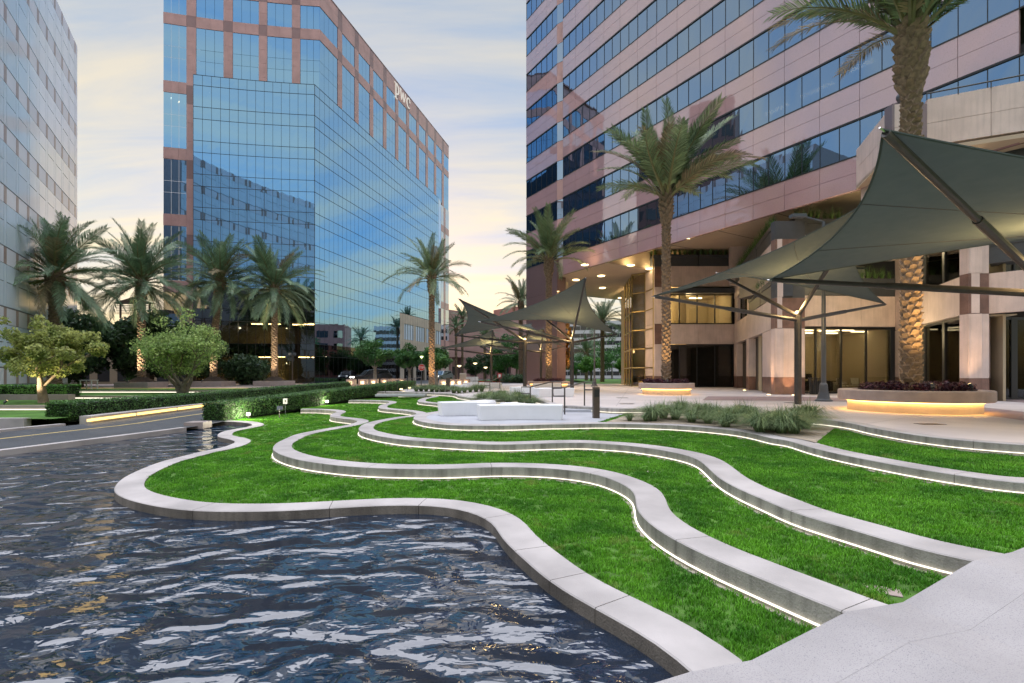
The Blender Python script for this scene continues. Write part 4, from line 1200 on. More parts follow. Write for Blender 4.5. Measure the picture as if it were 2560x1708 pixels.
def grass_on(name, poly, holes, z, label, dens=260.0):
    poly = np.array(poly)
    x0, y0 = poly.min(0); x1, y1 = poly.max(0)
    x0 = max(x0,-14); x1 = min(x1, 16); y0 = max(y0, 2.5); y1 = min(y1, 36)
    out = []
    for ya in np.arange(y0, y1, 1.5):
        dn = dens*min(1.0, (7.0/max(3.5, ya+.7))**1.15)
        n = int(dn*1.5*(x1-x0))
        Q = np.c_[rng.uniform(x0,x1,n), rng.uniform(ya, min(ya+1.5,y1), n)]
        k = np.abs(Q[:,0]) < Q[:,1]*1.08+.6
        Q = Q[k]; Q = Q[in_poly(Q, poly)]
        for h in list(holes)+[WALK]: Q = Q[~in_poly(Q, np.array(h))]
        out.append(Q)
    Q = np.concatenate(out)
    me = bpy.data.meshes.new(name); me.from_pydata([(a,b,z) for a,b in Q], [], [])
    o = put(name, me); tag(o, label, 'grass', None, 'stuff')
    md = o.modifiers.new('tufts', 'NODES'); md.node_group = NG_GRASS
    return len(Q)
WALK = [(x-.02,y+.03) for x, y in WL]+[(14,-5),(-4,-5)]
far_c = [(9.6,6.0),(15,9),(22,16),(22,30),(0,37.5),(-7.2,37)]
pA = inner(RA,.465)+WL[2:7]+BACK_R+HEDGE; pB0 = inner(RB,-.03)+WL[3:7]+BACK_R+HEDGE[:3]
pB = inner(RB,.465)+WL[4:7]+BACK_R+HEDGE[:3]; pC0 = inner(RC,-.03)+WL[5:7]+BACK_R+HEDGE[:2]
pC = inner(RC,.465)+WL[5:7]+BACK_R+HEDGE[:2]; pD0 = inner(RD,-.03)+BACK_R[1:]+[(-8.1,34.4)]
pD = inner(RD,.465)+BACK_R[1:]+[(-8.1,34.4)]; pE0 = inner(RE,-.03)+[(40,4),(60,40),(60,64),(-7,64),(-10.6,44),(-7.6,35.5)]
n1 = grass_on('grass', pA, [pB0], Z_L1, 'bright mown grass of the lowest lawn beside the water')
n2 = grass_on('grass', pB, [pC0], Z_L2, 'bright mown grass of the second lawn between two light-strip walls')
n3 = grass_on('grass', pC, [pD0], Z_L3, 'bright mown grass of the third lawn below the bench patio')
n4 = grass_on('grass', pD, [pE0, patio_poly, sand_poly, bed2], Z_P-.02, 'darker grass of the top lawn under the plaza edge')

# ------------------------------------------------------------------ palms
def frond_mesh(name, e0, bend, L=3.6, nl=46, seed=0, droop=.5, m='palm_leaf', dry=0.0):
    """pinnate leaf growing along +X from the crown centre; e0 start elevation (deg), bend total fall (deg)"""
    R = np.random.default_rng(seed)
    n = 15; pts = []; p = Vector((0,0,0)); side = R.uniform(-.12,.12)
    for i in range(n):
        pts.append(p.copy()); t = i/(n-1)
        el = math.radians(e0 - bend*t**1.35)
        p = p + Vector((math.cos(el), side*t, math.sin(el)))*(L/(n-1))
    def at(t):
        f = t*(n-1); i = min(n-2, int(f)); a = f-i
        return pts[i]*(1-a)+pts[i+1]*a, (pts[i+1]-pts[i]).normalized()
    V = []; Fc = []; mi = []
    # rachis
    w0, w1 = .06, .006
    for i, q in enumerate(pts):
        t = i/(n-1); w = w0*(1-t)**1.2+w1
        d = (pts[min(i+1,n-1)]-pts[max(0,i-1)]).normalized(); s = Vector((-d.y, d.x, 0)).normalized(); u = s.cross(d)*-1
        V += [q+s*w, q-s*w, q-u*w*.8]
    for i in range(n-1):
        b = i*3
        for k in range(3): Fc.append((b+k, b+(k+1)%3, b+3+(k+1)%3, b+3+k)); mi.append(1)
    for j in range(nl):
        t = .14+.86*(j+.5)/nl
        q, d = at(t)
        s = Vector((-d.y, d.x, 0)).normalized(); u = d.cross(s)
        ll = L*(.185 if t > .22 else .10)*(1-.55*max(0,(t-.55)/.45)**1.3)*R.uniform(.85,1.12)
        for sg in (-1, 1):
            fw = .85+.7*t+R.uniform(-.12,.12)
            dr = (d*fw + s*sg*1.0 + u*R.uniform(.10,.50)).normalized()
            tip = q+dr*ll + Vector((0,0,-1))*(ll*droop*R.uniform(.35,1.0))
            mid = q+dr*ll*.55+ Vector((0,0,-1))*(ll*droop*.15)
            wv = d*(.024*R.uniform(.8,1.25))
            b = len(V)
            V += [q-wv*.6, q+wv*.6, mid+wv, mid-wv, tip]
            Fc += [(b,b+1,b+2,b+3),(b+3,b+2,b+4)]; mi += [0,0]
    me = bpy.data.meshes.new(name); me.from_pydata([tuple(v) for v in V], [], Fc)
    me.materials.append(M[m]); me.materials.append(M['palm_stalk']); me.polygons.foreach_set('material_index', mi); me.update()
    return me
mat('palm_stalk', (.17,.17,.075), rough=.6, var=.2, vscale=3)
FR = {}
for key, mm in (('u','palm_leaf'), ('c','palm_leaf_cool'), ('d','palm_leaf_dry')):
    FR[key] = []
    for cls, (e0, bend) in enumerate(((85,18),(75,36),(62,54),(46,68),(24,76),(0,68),(-28,50))):
        FR[key].append([frond_mesh('frond', e0, bend, 3.7, 66, seed=cls*7+v, droop=.10+.07*cls, m=mm) for v in range(2)])
def palm_trunk(root, h, r, lean=(0,0), detail=True, head=1.9, hr=None):
    """tapered stem, spiral leaf scars as geometry, swollen head of cut leaf bases"""
    hr = hr or r*1.75
    mb = MB(); pts = []; rad = []
    for i in range(13):
        t = i/12; z = h*t
        pts.append((lean[0]*t*t, lean[1]*t*t, z)); rad.append(r*(1.12-.12*min(1,t*4)) if z < h-head else r*1.0)
    mb.tube(pts, rad, 12); mb.build('trunk', M['palm_bark'], root, smooth=True)
    # scars and boots: wedge shaped leaf bases in a spiral
    mb = MB(); z = .05; k = 0; per = 6.5
    while z < h-.05:
        t = z/h; cx, cy = lean[0]*t*t, lean[1]*t*t
        inhead = z > h-head
        f = 0 if not inhead else min(1, (z-(h-head))/.5)*(1 if z < h-.5 else .8)
        rr = r*(1.10-.12*min(1,t*4))*(1-f)+(hr*.80)*f
        a = k*2.39996
        w = 2*math.pi*rr/per*.62*random.uniform(.85,1.15); hh = (.13 if not inhead else .28)*random.uniform(.8,1.2); out = (.085 if not inhead else .16)*random.uniform(.7,1.3)
        c, s_ = math.cos(a), math.sin(a); tx, ty = -s_, c
        b0 = Vector((cx+c*rr*.93, cy+s_*rr*.93, z-hh)); e = Vector((cx+c*(rr+out), cy+s_*(rr+out), z+hh*.25))
        T = Vector((tx,ty,0))
        vs = [b0-T*w, b0+T*w, e+T*w*.55, e-T*w*.55, Vector((cx+c*rr*.9, cy+s_*rr*.9, z+hh*.45))-T*w*.6, Vector((cx+c*rr*.9, cy+s_*rr*.9, z+hh*.45))+T*w*.6]
        mb.add(vs, [(0,1,2,3),(3,2,5,4),(0,3,4),(1,5,2)])
        z += (.20 if not inhead else .19)/per*1.05; k += 1
    tag(mb.build('leaf_bases', M['palm_boot'], root), kind='stuff')
def palm(loc, h, r, label, group, key='u', n=44, size=1.0, lowest=5, lean=(0,0), seed=0, name='date_palm', dry=.12, head=1.9, squash=1.0, detail=True):
    random.seed(seed+100)
    root = empty(name, loc, random.uniform(0,6.28), label, 'palm tree', group)
    palm_trunk(root, h, r, lean, detail, head)
    for i in range(n):
        u_ = (i+.5)/n
        cls = min(lowest, int(u_**.85*(lowest+1)))
        az = i*2.39996+random.uniform(-.25,.25)
        k = 'd' if (random.random() < dry and cls > 1) else key
        me = FR[k][cls][i % 2]
        o = bpy.data.objects.new('frond', me); COL.objects.link(o); o.parent = root
        rr = r*.45
        o.location = (lean[0]+math.cos(az)*rr, lean[1]+math.sin(az)*rr, h-.12-.5*u_)
        sc = size*random.uniform(.86,1.12)*(.82 if cls == 0 else 1)
        o.scale = (sc, sc, sc*squash)
        o.rotation_euler = (random.uniform(-.5,.5), random.uniform(-.12,.12), az)
    return root
PG = 'date palms around the plaza'
def sizeof(x): return x
palm((13.6,16.9,.35), 12.9, .245, 'tallest date palm nearest the camera, growing from the large glowing round planter', PG, 'u', 46, 1.22, 3, seed=1, head=2.3, dry=.2)
palm((9.45,30.4,.30), 12.2, .215, 'date palm with upright fronds in the smaller glowing planter before the granite tower', PG, 'u', 50, 1.42, 3, seed=2, dry=.22)
palm((3.3,44.5,.25), 11.6, .23, 'date palm in front of the dark granite leg of the tower', PG, 'u', 36, 1.18, 4, seed=3)
palm((-7.2,44.5,0.0), 10.2, .21, 'lone date palm lit orange at its foot beside the stone lanterns', PG, 'u', 32, 1.08, 5, seed=4, dry=.25, head=1.6)
palm((-24.9,52,.40), 10.2, .26, 'full date palm with pale lit trunk before the corner of the glass block', PG, 'c', 66, 1.36, 6, seed=5, dry=.06)
palm((-29.8,49.5,.40), 10.6, .26, 'leaning date palm with a kinked trunk before the glass block', PG, 'c', 64, 1.34, 6, (-.9,0), seed=6, dry=.06)
palm((-33.6,45,.40), 9.6, .26, 'date palm against the yellow sky between the pale tower and the glass block', PG, 'c', 66, 1.38, 6, seed=7, dry=.06)
palm((-35.0,38,.2), 9.0, .34, 'leftmost full date palm with a thick boot-covered head', PG, 'c', 62, 1.28, 6, seed=8, dry=.08, head=2.6)

# ------------------------------------------------------------------ broadleaf trees
def leaf_cloud(centers, radii, n, ls, seed, zs=.8, hollow=.45):
    """n leaf quads spread through blobs; returns vertex, face arrays"""
    R = np.random.default_rng(seed)
    c = np.array(centers); r = np.array(radii); w = r**2; w = w/w.sum()
    k = R.choice(len(c), n, p=w)
    d = R.normal(size=(n,3)); d /= np.linalg.norm(d, axis=1)[:,None]
    q = R.uniform(hollow, 1.0, n)**.6
    q *= 1+.16*np.sin(d[:,0]*7+k)*np.cos(d[:,1]*6+k*2)
    P = c[k]+d*(r[k]*q)[:,None]*np.array([1,1,zs])
    nn = d+R.normal(scale=.75, size=(n,3)); nn /= np.linalg.norm(nn, axis=1)[:,None]
    a = np.cross(nn, R.normal(size=(n,3))); a /= np.maximum(1e-6, np.linalg.norm(a, axis=1))[:,None]
    b = np.cross(nn, a)
    s = ls*R.uniform(.6,1.3,n)[:,None]
    V = np.stack([P-a*s, P+b*s*.55, P+a*s, P-b*s*.55], 1).reshape(-1,3)
    Fc = np.arange(n*4).reshape(-1,4)
    return V, Fc
def limbs(mb, p, d, L, r, depth, tips, spread=.55, R=random):
    p = Vector(p); d = Vector(d).normalized()
    pts = [p]; q = p; n = 4
    for i in range(n):
        d = (d+Vector((R.uniform(-.18,.18), R.uniform(-.18,.18), R.uniform(-.05,.12)))).normalized()
        q = q+d*(L/n); pts.append(q)
    mb.tube(pts, [r*(1-.45*i/n) for i in range(n+1)], 7, cap=False)
    if depth == 0: tips.append(q); return
    m = R.choice((2,3))
    for k in range(m):
        a = R.uniform(0,6.283)
        dd = (d+Vector((math.cos(a), math.sin(a), R.uniform(-.1,.35)))*spread).normalized()
        limbs(mb, q, dd, L*R.uniform(.62,.85), r*.55, depth-1, tips, spread, R)
    if depth >= 2: tips.append(q)
def tree(name, loc, label, group, trunk_h, r, crown, leaves, ls, leaf, bark, seed, depth=2, stems=1, zs=.8, spread=.6, lean=(0,0), L=1.6, blob=.9, cat='tree', hollow=.35):
    """crown = (dx, dy, z, rx, ry, rz) envelope; leaf clumps sit on limb tips and through the envelope"""
    random.seed(seed)
    root = empty(name, loc, 0, label, cat, group)
    mb = MB(); tips = []
    for s in range(stems):
        a = s*6.283/max(1,stems)+.7
        d0 = Vector((lean[0], lean[1], 1)) if stems == 1 else Vector((math.cos(a)*.35+lean[0], math.sin(a)*.35, 1))
        base = Vector((0,0,-.15)) if stems == 1 else Vector((math.cos(a)*r*.6, math.sin(a)*r*.6, -.15))
        pts = [base+d0*(trunk_h+.15)*t for t in (0,.12,.35,.7,1)]
        mb.tube(pts, [r*1.5, r*1.1, r, r*.88, r*.75], 10, cap=False)
        for k in range(3 if stems == 1 else 2):
            a2 = k*2.1+random.uniform(0,1)+s
            limbs(mb, pts[-1]-Vector((0,0,.08)), Vector((math.cos(a2)*spread, math.sin(a2)*spread, .75)), L, r*.6, depth, tips, spread, random)
    mb.build('trunk', M[bark], root, smooth=True)
    dx, dy, cz, rx, ry, rz = crown
    cs = []; rs = []
    for t in tips:
        v = Vector(((t.x-dx)/rx, (t.y-dy)/ry, (t.z-cz)/rz))
        if v.length > .85: v = v*(.85/v.length)
        cs.append((dx+v.x*rx, dy+v.y*ry, cz+v.z*rz)); rs.append(blob*random.uniform(.55,.9))
    for i in range(26):
        d = Vector((random.gauss(0,1), random.gauss(0,1), random.gauss(0,1))).normalized()*random.uniform(.5,.86)
        cs.append((dx+d.x*rx, dy+d.y*ry, cz+d.z*rz)); rs.append(blob*random.uniform(.4,.8))
    V, Fc = leaf_cloud(cs, rs, leaves, ls, seed, zs, hollow)
    np_mesh('crown', V, Fc, M[leaf], root)
    return root
tree('shade_tree', (-25.0,26.5,-.30), 'round golden-green tree with an uplit curved trunk at the left edge', None, .95, .22, (-.2,0,3.1,3.1,2.7,2.05), 15000, .085, 'coral_leaf_gold', 'bark_tan', 21, depth=3, L=1.2, lean=(-.15,0), blob=.62, spread=.85)
tree('shade_tree', (-24.3,36.6,-.15), 'round multi-stem green tree behind the long hedge of the drive', None, .55, .20, (-.2,0,3.7,4.2,3.6,2.6), 16000, .095, 'coral_leaf', 'bark_grey', 22, depth=3, stems=4, L=1.5, blob=.9, spread=.6)
FG = 'clipped ficus trees along the glass block'
for i, (x, y, sc, lb) in enumerate(((-15.2,55,1.0,'largest clipped ficus, leftmost of the row before the glass block'),
                                    (-12.4,60,.92,'second clipped ficus from the left before the glass block'),
                                    (-10.0,63,.86,'third clipped ficus, half hidden by the lone palm trunk'),
                                    (-8.2,54,.86,'rightmost clipped ficus, right of the lone palm'))):
    tree('ficus_tree', (x,y,0), lb, FG, 1.9*sc, .20*sc, (0,0,3.65*sc,2.15*sc,2.0*sc,1.65*sc), 9000, .10, 'ficus_leaf', 'bark_pale', 31+i, depth=2, L=1.0*sc, blob=.8*sc, spread=.7)
DG = 'dark trees behind the left garden'
for i, (x, y, h, rx, lb) in enumerate(((-43.5,50,5.4,5.0,'dark leafy tree behind the leftmost palm'),(-38.5,53,5.0,4.6,'dark leafy tree right of the leftmost palm trunk'),
                                       (-35.2,55,4.6,3.8,'dark leafy tree behind the palm against the yellow sky'),(-47,46,4.8,4.0,'dark leafy tree at the far left edge'),
                                       (-30.5,57.0,2.2,2.4,'low dark bushy tree by the foot of the glass block'),(-41,44.5,4.6,4.2,'dark leafy tree between the golden tree and the leftmost palm'),(-36.8,50,4.8,4.2,'dense dark tree left of the grey annex'))):
    tree('dark_tree', (x,y,0), lb, DG, h*.45, .24, (0,0,h*.82,rx*1.1,rx*.8,h*.78), 13000, .21, 'dark_leaf', 'bark_grey', 41+i, depth=2, L=h*.3, blob=1.7, spread=.8)

# ------------------------------------------------------------------ hedges
def hedge(name, path, w, z_of, top_of, label, n, ls, seed, mat_='hedge_leaf', group='clipped hedges along the drive'):
    """path: 2D centre line; leaf shell over a dark core"""
    R = np.random.default_rng(seed)
    C = smooth_curve(path, .5)
    root = empty(name, (C[len(C)//2][0], C[len(C)//2][1], 0), 0, label, 'hedge', group)
    ox, oy = root.location.x, root.location.y
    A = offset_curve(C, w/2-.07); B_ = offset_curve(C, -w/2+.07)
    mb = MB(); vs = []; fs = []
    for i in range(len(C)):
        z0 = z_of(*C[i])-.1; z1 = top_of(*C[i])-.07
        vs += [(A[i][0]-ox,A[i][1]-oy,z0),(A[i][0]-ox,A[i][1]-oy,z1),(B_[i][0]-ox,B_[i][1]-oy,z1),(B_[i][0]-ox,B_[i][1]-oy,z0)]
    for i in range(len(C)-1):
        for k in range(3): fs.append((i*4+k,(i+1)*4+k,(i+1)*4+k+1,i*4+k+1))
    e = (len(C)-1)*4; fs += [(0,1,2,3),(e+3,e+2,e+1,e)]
    mb.add(vs, fs); mb.build('dark_core', M['hedge_core'], root)  # solid near-black box filling the hedge under its leaf shell
    A = offset_curve(C, w/2); B_ = offset_curve(C, -w/2)
    t = np.gradient(C, axis=0); t /= np.hypot(t[:,0],t[:,1])[:,None]; nr = np.c_[-t[:,1],t[:,0]]
    d = np.hypot(C[:,0],C[:,1]); wt = 1/d; wt /= wt.sum()
    i = R.choice(len(C), n, p=wt); j = np.clip(i+1, 0, len(C)-1); f = R.uniform(0,1,n)
    base = C[i]*(1-f)[:,None]+C[j]*f[:,None]
    z0 = np.array([z_of(*p) for p in C]); z1 = np.array([top_of(*p) for p in C])
    zz0 = z0[i]*(1-f)+z0[j]*f; zz1 = z1[i]*(1-f)+z1[j]*f
    face = R.uniform(0,1,n)
    hgt = .75
    side = np.where(face < .40, -1.0, np.where(face < .55, 1.0, 0.0))
    lat = np.where(side == 0, R.uniform(-1,1,n), side*R.uniform(.93,1.05,n))*(w/2)
    P = np.zeros((n,3)); P[:,:2] = base+nr[i]*lat[:,None]
    zt = np.where(side == 0, R.normal(1.0,.03,n), R.uniform(0,1.0,n))
    P[:,2] = zz0+(zz1-zz0)*zt
    # clipped ends
    m = R.uniform(0,1,n) < .06
    P[m,:2] = C[0]+nr[0]*R.uniform(-w/2,w/2,m.sum())[:,None]; P[m,2] = z0[0]+(z1[0]-z0[0])*R.uniform(0,1,m.sum())
    m2 = R.uniform(0,1,n) < .03
    P[m2,:2] = C[-1]+nr[-1]*R.uniform(-w/2,w/2,m2.sum())[:,None]; P[m2,2] = z0[-1]+(z1[-1]-z0[-1])*R.uniform(0,1,m2.sum())
    P += R.normal(scale=.022, size=P.shape); P[:,0] -= ox; P[:,1] -= oy
    nn = R.normal(scale=.6, size=(n,3)); nn[:,2] += (side == 0)*1.0; nn[:,:2] += nr[i]*side[:,None]
    nn /= np.linalg.norm(nn, axis=1)[:,None]
    a = np.cross(nn, R.normal(size=(n,3))); a /= np.linalg.norm(a, axis=1)[:,None]; b = np.cross(nn, a)
    s = ls*R.uniform(.7,1.3,n)[:,None]
    V = np.stack([P-a*s, P+b*s*.6, P+a*s, P-b*s*.6], 1).reshape(-1,3)
    np_mesh('leaves', V, np.arange(n*4).reshape(-1,4), M[mat_], root)
    return root

# ------------------------------------------------------------------ ornamental grasses and planter plants
def sedge_mesh(name, n, h, spread, seed, m, wid=.007):
    R = np.random.default_rng(seed); V = []; Fc = []
    for i in range(n):
        a = R.uniform(0,6.283); hh = h*R.uniform(.6,1.1); o = spread*R.uniform(.15,1.25); rb = .10*R.uniform(0,1)
        ca, sa = math.cos(a), math.sin(a); w = wid*R.uniform(.7,1.3); px, py = -sa*w, ca*w
        prev = None
        for k in range(5):
            t = k/4; r = rb+o*t**1.5; z = hh*(2.1*t-1.75*t*t) if o > h*.42 else hh*(1.3*t-.38*t*t)
            x, y = ca*r, sa*r; ww = 1-t*.9
            V += [(x-px*ww,y-py*ww,z),(x+px*ww,y+py*ww,z)]
            if k: b = len(V)-4; Fc.append((b,b+1,b+3,b+2))
    me = bpy.data.meshes.new(name); me.from_pydata(V, [], Fc); me.materials.append(M[m]); me.update()
    return me
SEDGE = [sedge_mesh('ornamental_grass', 480, .62, .85, s, 'sedge', .0075) for s in range(4)]
def clump(loc, sc, i, label, group):
    o = put('ornamental_grass', SEDGE[i % 4], None, None, loc, (0,0,random.uniform(0,6.28)))
    o.scale = (sc, sc, sc*random.uniform(.9,1.1)); tag(o, label, 'grass clump', group); return o
random.seed(77)
i = 0
for x, y in ((905,275),(1010,250),(1130,262),(1190,215),(1290,290),(1375,255),(1450,300),(1520,270),(1620,335),(1690,300),(1760,250),(1850,290),(1905,330),(1960,385),(2060,370),(2125,300),(2165,395),(2250,350),(2330,300),(2290,400),(2400,350),(2440,300)):
    p = tr(5, [(x,y+8)], Z_P)[0]
    clump((p[0],p[1],Z_P), random.uniform(.95,1.2), i, 'tufted ornamental grass clump in the long row beside the plaza wall', 'long row of ornamental grass clumps'); i += 1
for x, y in ((680,285),(840,290)):
    p = tr(5, [(x,y)], Z_P)[0]; clump((p[0],p[1],Z_P), .55, i, 'small spiky grass tuft alone on the sand bed beside the patio', 'small tufts on the sand bed'); i += 1
for x, y in ((1000,520),(1080,500),(1180,530),(1260,520),(1330,540),(1400,525),(1480,545),(1560,540),(1620,560),(1250,480),(1430,490),(1130,480)):
    p = tr(8, [(x,y)], Z_P)[0]; clump((p[0],p[1],Z_P), random.uniform(1.0,1.25), i, 'ornamental grass clump in the bed behind the white benches', 'grass clumps behind the white benches'); i += 1
for x, y in ((660,405),(720,410),(790,400),(860,395),(930,392),(1000,388)):
    p = tr(8, [(x,y)], 0)[0]; clump((p[0],p[1],0), random.uniform(.9,1.15), i, 'ornamental grass clump in the far bed near the small white bench', 'grass clumps in the far bed'); i += 1
for x, y in ((200,388),(260,385),(320,386),(390,390),(450,395),(520,392)):
    p = tr(8, [(x,y)], 0)[0]; clump((p[0],p[1],0), random.uniform(.9,1.15), i, 'ornamental grass clump around the foot of the lone palm', 'grass clumps at the lone palm'); i += 1
# grass in the terrace troughs of the tower
random.seed(5)
TG = [sedge_mesh('trough_planting', 420, .75, .5, 20+s, 'trough_grass', .012) for s in range(2)]
for a, b, z, lb in TROUGHS:
    u = (b-a); L = u.length; n = max(2, int(L/.45))
    V = []; Fc = []
    src = TG[0]; co = [v.co.copy() for v in src.vertices]; fc = [tuple(p.vertices) for p in src.polygons]
    sub = fc[:]
    mid = (a+b)/2
    for k in range(n):
        p = a+u*((k+.5)/n); off = len(V); rz = random.uniform(0,6.28); c, s = math.cos(rz), math.sin(rz); sc = random.uniform(.95,1.5)
        V += [(p.x-mid.x+(v.x*c-v.y*s)*sc*.8, p.y-mid.y+(v.x*s+v.y*c)*sc*.8, v.z*sc) for v in co[:600]]
        Fc += [tuple(off+q for q in f) for f in fc if max(f) < 600]
    me = bpy.data.meshes.new('trough_planting'); me.from_pydata(V, [], Fc); me.materials.append(M['trough_grass']); me.update()
    tag(put('trough_planting', me, None, None, (mid.x, mid.y, z-.1)), lb, 'plants', 'planted troughs on the tower terraces')
# ------------------------------------------------------------------ materials
mat('white_bench', (.80,.81,.84), rough=.5, var=.03, vscale=2, spec=.4)
mat('dark_steel', (.060,.055,.055), rough=.38, metal=.3, var=.15, vscale=8)
mat('grey_steel', (.10,.11,.13), rough=.4, metal=.2, var=.1)
mat('rail_steel', (.075,.068,.065), rough=.45, metal=.3)
mat('bronze_post', (.085,.062,.048), rough=.45, metal=.2, var=.15, vscale=10)
mat('planter_stone', (.42,.33,.30), rough=.6, var=.12, vscale=3, speck=.2, sscale=120, scol=(.25,.19,.17))
mat('lantern_stone', (.34,.26,.235), rough=.6, var=.15, vscale=5, speck=.25, sscale=90, scol=(.18,.13,.12))
mat('black_metal', (.015,.016,.018), rough=.4)
mat('white_paint', (.75,.75,.74), rough=.5)
mat('stop_red', (.50,.035,.03), rough=.4)
mat('hydrant_red', (.35,.03,.045), rough=.45)
mat('chrome', (.6,.6,.62), rough=.2, metal=1)
emat('lamp_glow', (1.0,.76,.42), .22)
emat('lamp_hot', (1.0,.70,.30), 6.0)
emat('flood_white', (1.0,.93,.75), 9.0)
emat('lamp_green', (.85,1.0,.35), .35)
def cloth_mat():
    m = bpy.data.materials.new('sail_cloth'); M['sail_cloth'] = m; m.use_nodes = True
    t = m.node_tree; t.nodes.clear(); out = N(t, 'ShaderNodeOutputMaterial')
    d = N(t, 'ShaderNodeBsdfDiffuse'); tl = N(t, 'ShaderNodeBsdfTranslucent'); mx = N(t, 'ShaderNodeMixShader'); mx.inputs[0].default_value = .16
    geo = N(t, 'ShaderNodeNewGeometry'); n = N(t, 'ShaderNodeTexNoise'); n.inputs['Scale'].default_value = 3; n.inputs['Detail'].default_value = 6
    mp = N(t, 'ShaderNodeMapping'); mp.inputs['Scale'].default_value = (1,1,6); t.links.new(geo.outputs['Position'], mp.inputs[0]); t.links.new(mp.outputs[0], n.inputs[0])
    r = N(t, 'ShaderNodeValToRGB'); r.color_ramp.elements[0].color = (.082,.102,.10,1); r.color_ramp.elements[1].color = (.112,.132,.128,1)
    t.links.new(n.outputs[0], r.inputs[0]); t.links.new(r.outputs[0], d.inputs[0]); t.links.new(r.outputs[0], tl.inputs[0])
    t.links.new(d.outputs[0], mx.inputs[1]); t.links.new(tl.outputs[0], mx.inputs[2]); t.links.new(mx.outputs[0], out.inputs[0])
cloth_mat()
def lamp(name, parent, loc, kind='POINT', energy=10, col=(1,.72,.38), size=.05, rot=None, spot=60, blend=.6):
    ld = bpy.data.lights.new(name, kind); ld.energy = energy; ld.color = col
    ld.shadow_soft_size = size
    if kind == 'SPOT': ld.spot_size = math.radians(spot); ld.spot_blend = blend
    o = bpy.data.objects.new(name, ld); COL.objects.link(o); o.location = loc
    if rot is not None: o.rotation_euler = rot
    if parent is not None: o.parent = parent
    return o
def aim(o, d):
    o.rotation_euler = Vector(d).to_track_quat('-Z', 'Y').to_euler(); return o

# ------------------------------------------------------------------ shade sails
def sail(post, zt, Lc, H1, Rc, H2, label, rad=.135, lights=1.0, sag=.24):
    """post (x,y); corners in order low-left, high, low-right, high"""
    root = empty('shade_sail', (post[0], post[1], 0), 0, label, 'shade sail', 'hyperbolic shade sails on steel posts')
    o = Vector(root.location); T = Vector((post[0], post[1], zt))
    mb = MB(); mb.tube([(0,0,-.02),(0,0,zt+.02)], rad, 16); mb.build('post', M['dark_steel'], root, smooth=False)
    C = [Vector(c) for c in (Lc, H1, Rc, H2)]
    ctr = sum(C, Vector())/4
    for c in C:
        d = (c-T); e = T+d*.975
        st = T-Vector((0,0,.22)) if c in (C[0], C[2]) else T-Vector((0,0,.05))
        mid = st+(e-st)*.52
        mb = MB(); mb.tube([st-o, mid-o], rad*.60, 10); mb.tube([mid-o, e-o], rad*.46, 10); mb.build('arm', M['dark_steel'], root)
        mb = MB(); mb.tube([e-o, c-o], .018, 6); mb.build('tensioner', M['chrome'], root)
    # cloth: bilinear patch with edges pulled inwards
    n = 26; V = []; Fc = []
    A = [c+(ctr-c)*.012 for c in C]
    for i in range(n+1):
        for j in range(n+1):
            u, v = i/n, j/n
            p = A[0]*(1-u)*(1-v)+A[1]*u*(1-v)+A[2]*u*v+A[3]*(1-u)*v
            def pull(q, a, b, t):
                m_ = (a+b)/2; k = sag*4*t*(1-t)
                return (Vector((ctr.x, ctr.y, (ctr.z+m_.z)/2))-m_)*k*q
            p = p + pull((1-v)**2, A[0], A[1], u)+pull(u**2, A[1], A[2], v)+pull(v**2, A[3], A[2], u)+pull((1-u)**2, A[0], A[3], v)
            V.append(p-o)
    for i in range(n):
        for j in range(n):
            b = i*(n+1)+j; Fc.append((b, b+n+1, b+n+2, b+1))
    mb = MB(); mb.add(V, Fc); s = mb.build('cloth', M['sail_cloth'], root, smooth=True)
    # hem cable
    ring = [V[i*(n+1)] for i in range(n+1)]+[V[n*(n+1)+j] for j in range(1,n+1)]+[V[i*(n+1)+n] for i in range(n-1,-1,-1)]+[V[j] for j in range(n-1,-1,-1)]
    mb = MB(); mb.tube(ring, .022, 5, cap=False); mb.build('hem', M['sail_cloth'], s)
    for f_ in (8, 17):
        mb = MB(); mb.tube([V[f_*(n+1)+j]+Vector((0,0,-.004)) for j in range(n+1)], .009, 4, cap=False); mb.build('seam', M['dark_steel'], s)
    mb = MB(); mb.lathe([(.09,0),(.11,.05),(.07,.10)], 12); b = mb.build('post_light', M['lamp_hot'], root, loc=(0,-.0,zt+.06))
    if lights: lamp('post_lamp', root, (-.1,-.2,zt+.35), 'POINT', 19*lights, (1,.66,.28), .30)
    return root
sail((12.99,12.0), 3.4, (8.23,16.0,4.28), (6.3,8.5,5.47), (19.0,8.0,3.6), (19.5,16.0,6.0), 'huge shade sail overhead, cut by the right edge of the view', .16, 1.6, .14)
sail((11.76,20.4), 3.68, (5.35,19.0,4.22), (12.3,17.0,7.2), (17.3,22.9,4.47), (9.87,24.0,6.15), 'shade sail on a thick post left of the large round planter', .135, 1.2)
sail((4.23,35), 3.68, (-2.17,32,4.63), (4.62,31,7.3), (8.1,38,4.3), (2.7,39,5.5), 'large shade sail in mid plaza with its peak before the tower soffit', .14, 1.2)
sail((1.03,40), 3.96, (-5.06,43,4.6), (-4.06,37,6.9), (4.6,38.5,3.75), (1.74,44,5.7), 'shade sail with its pointed peak against the sunset sky', .15, .8)
sail((-2.1,50), 3.43, (-7,48,3.74), (-1.8,47,5.46), (.46,53,3.45), (-3.5,54,4.3), 'farthest and smallest shade sail, left of the granite leg', .14, .8)
sail((2.75,47), 3.5, (-2.55,45,3.9), (2.8,44,5.3), (5.2,48.5,3.94), (2.4,50,5.0), 'shade sail close to the dark granite leg, behind the palm trunk', .12, .6)

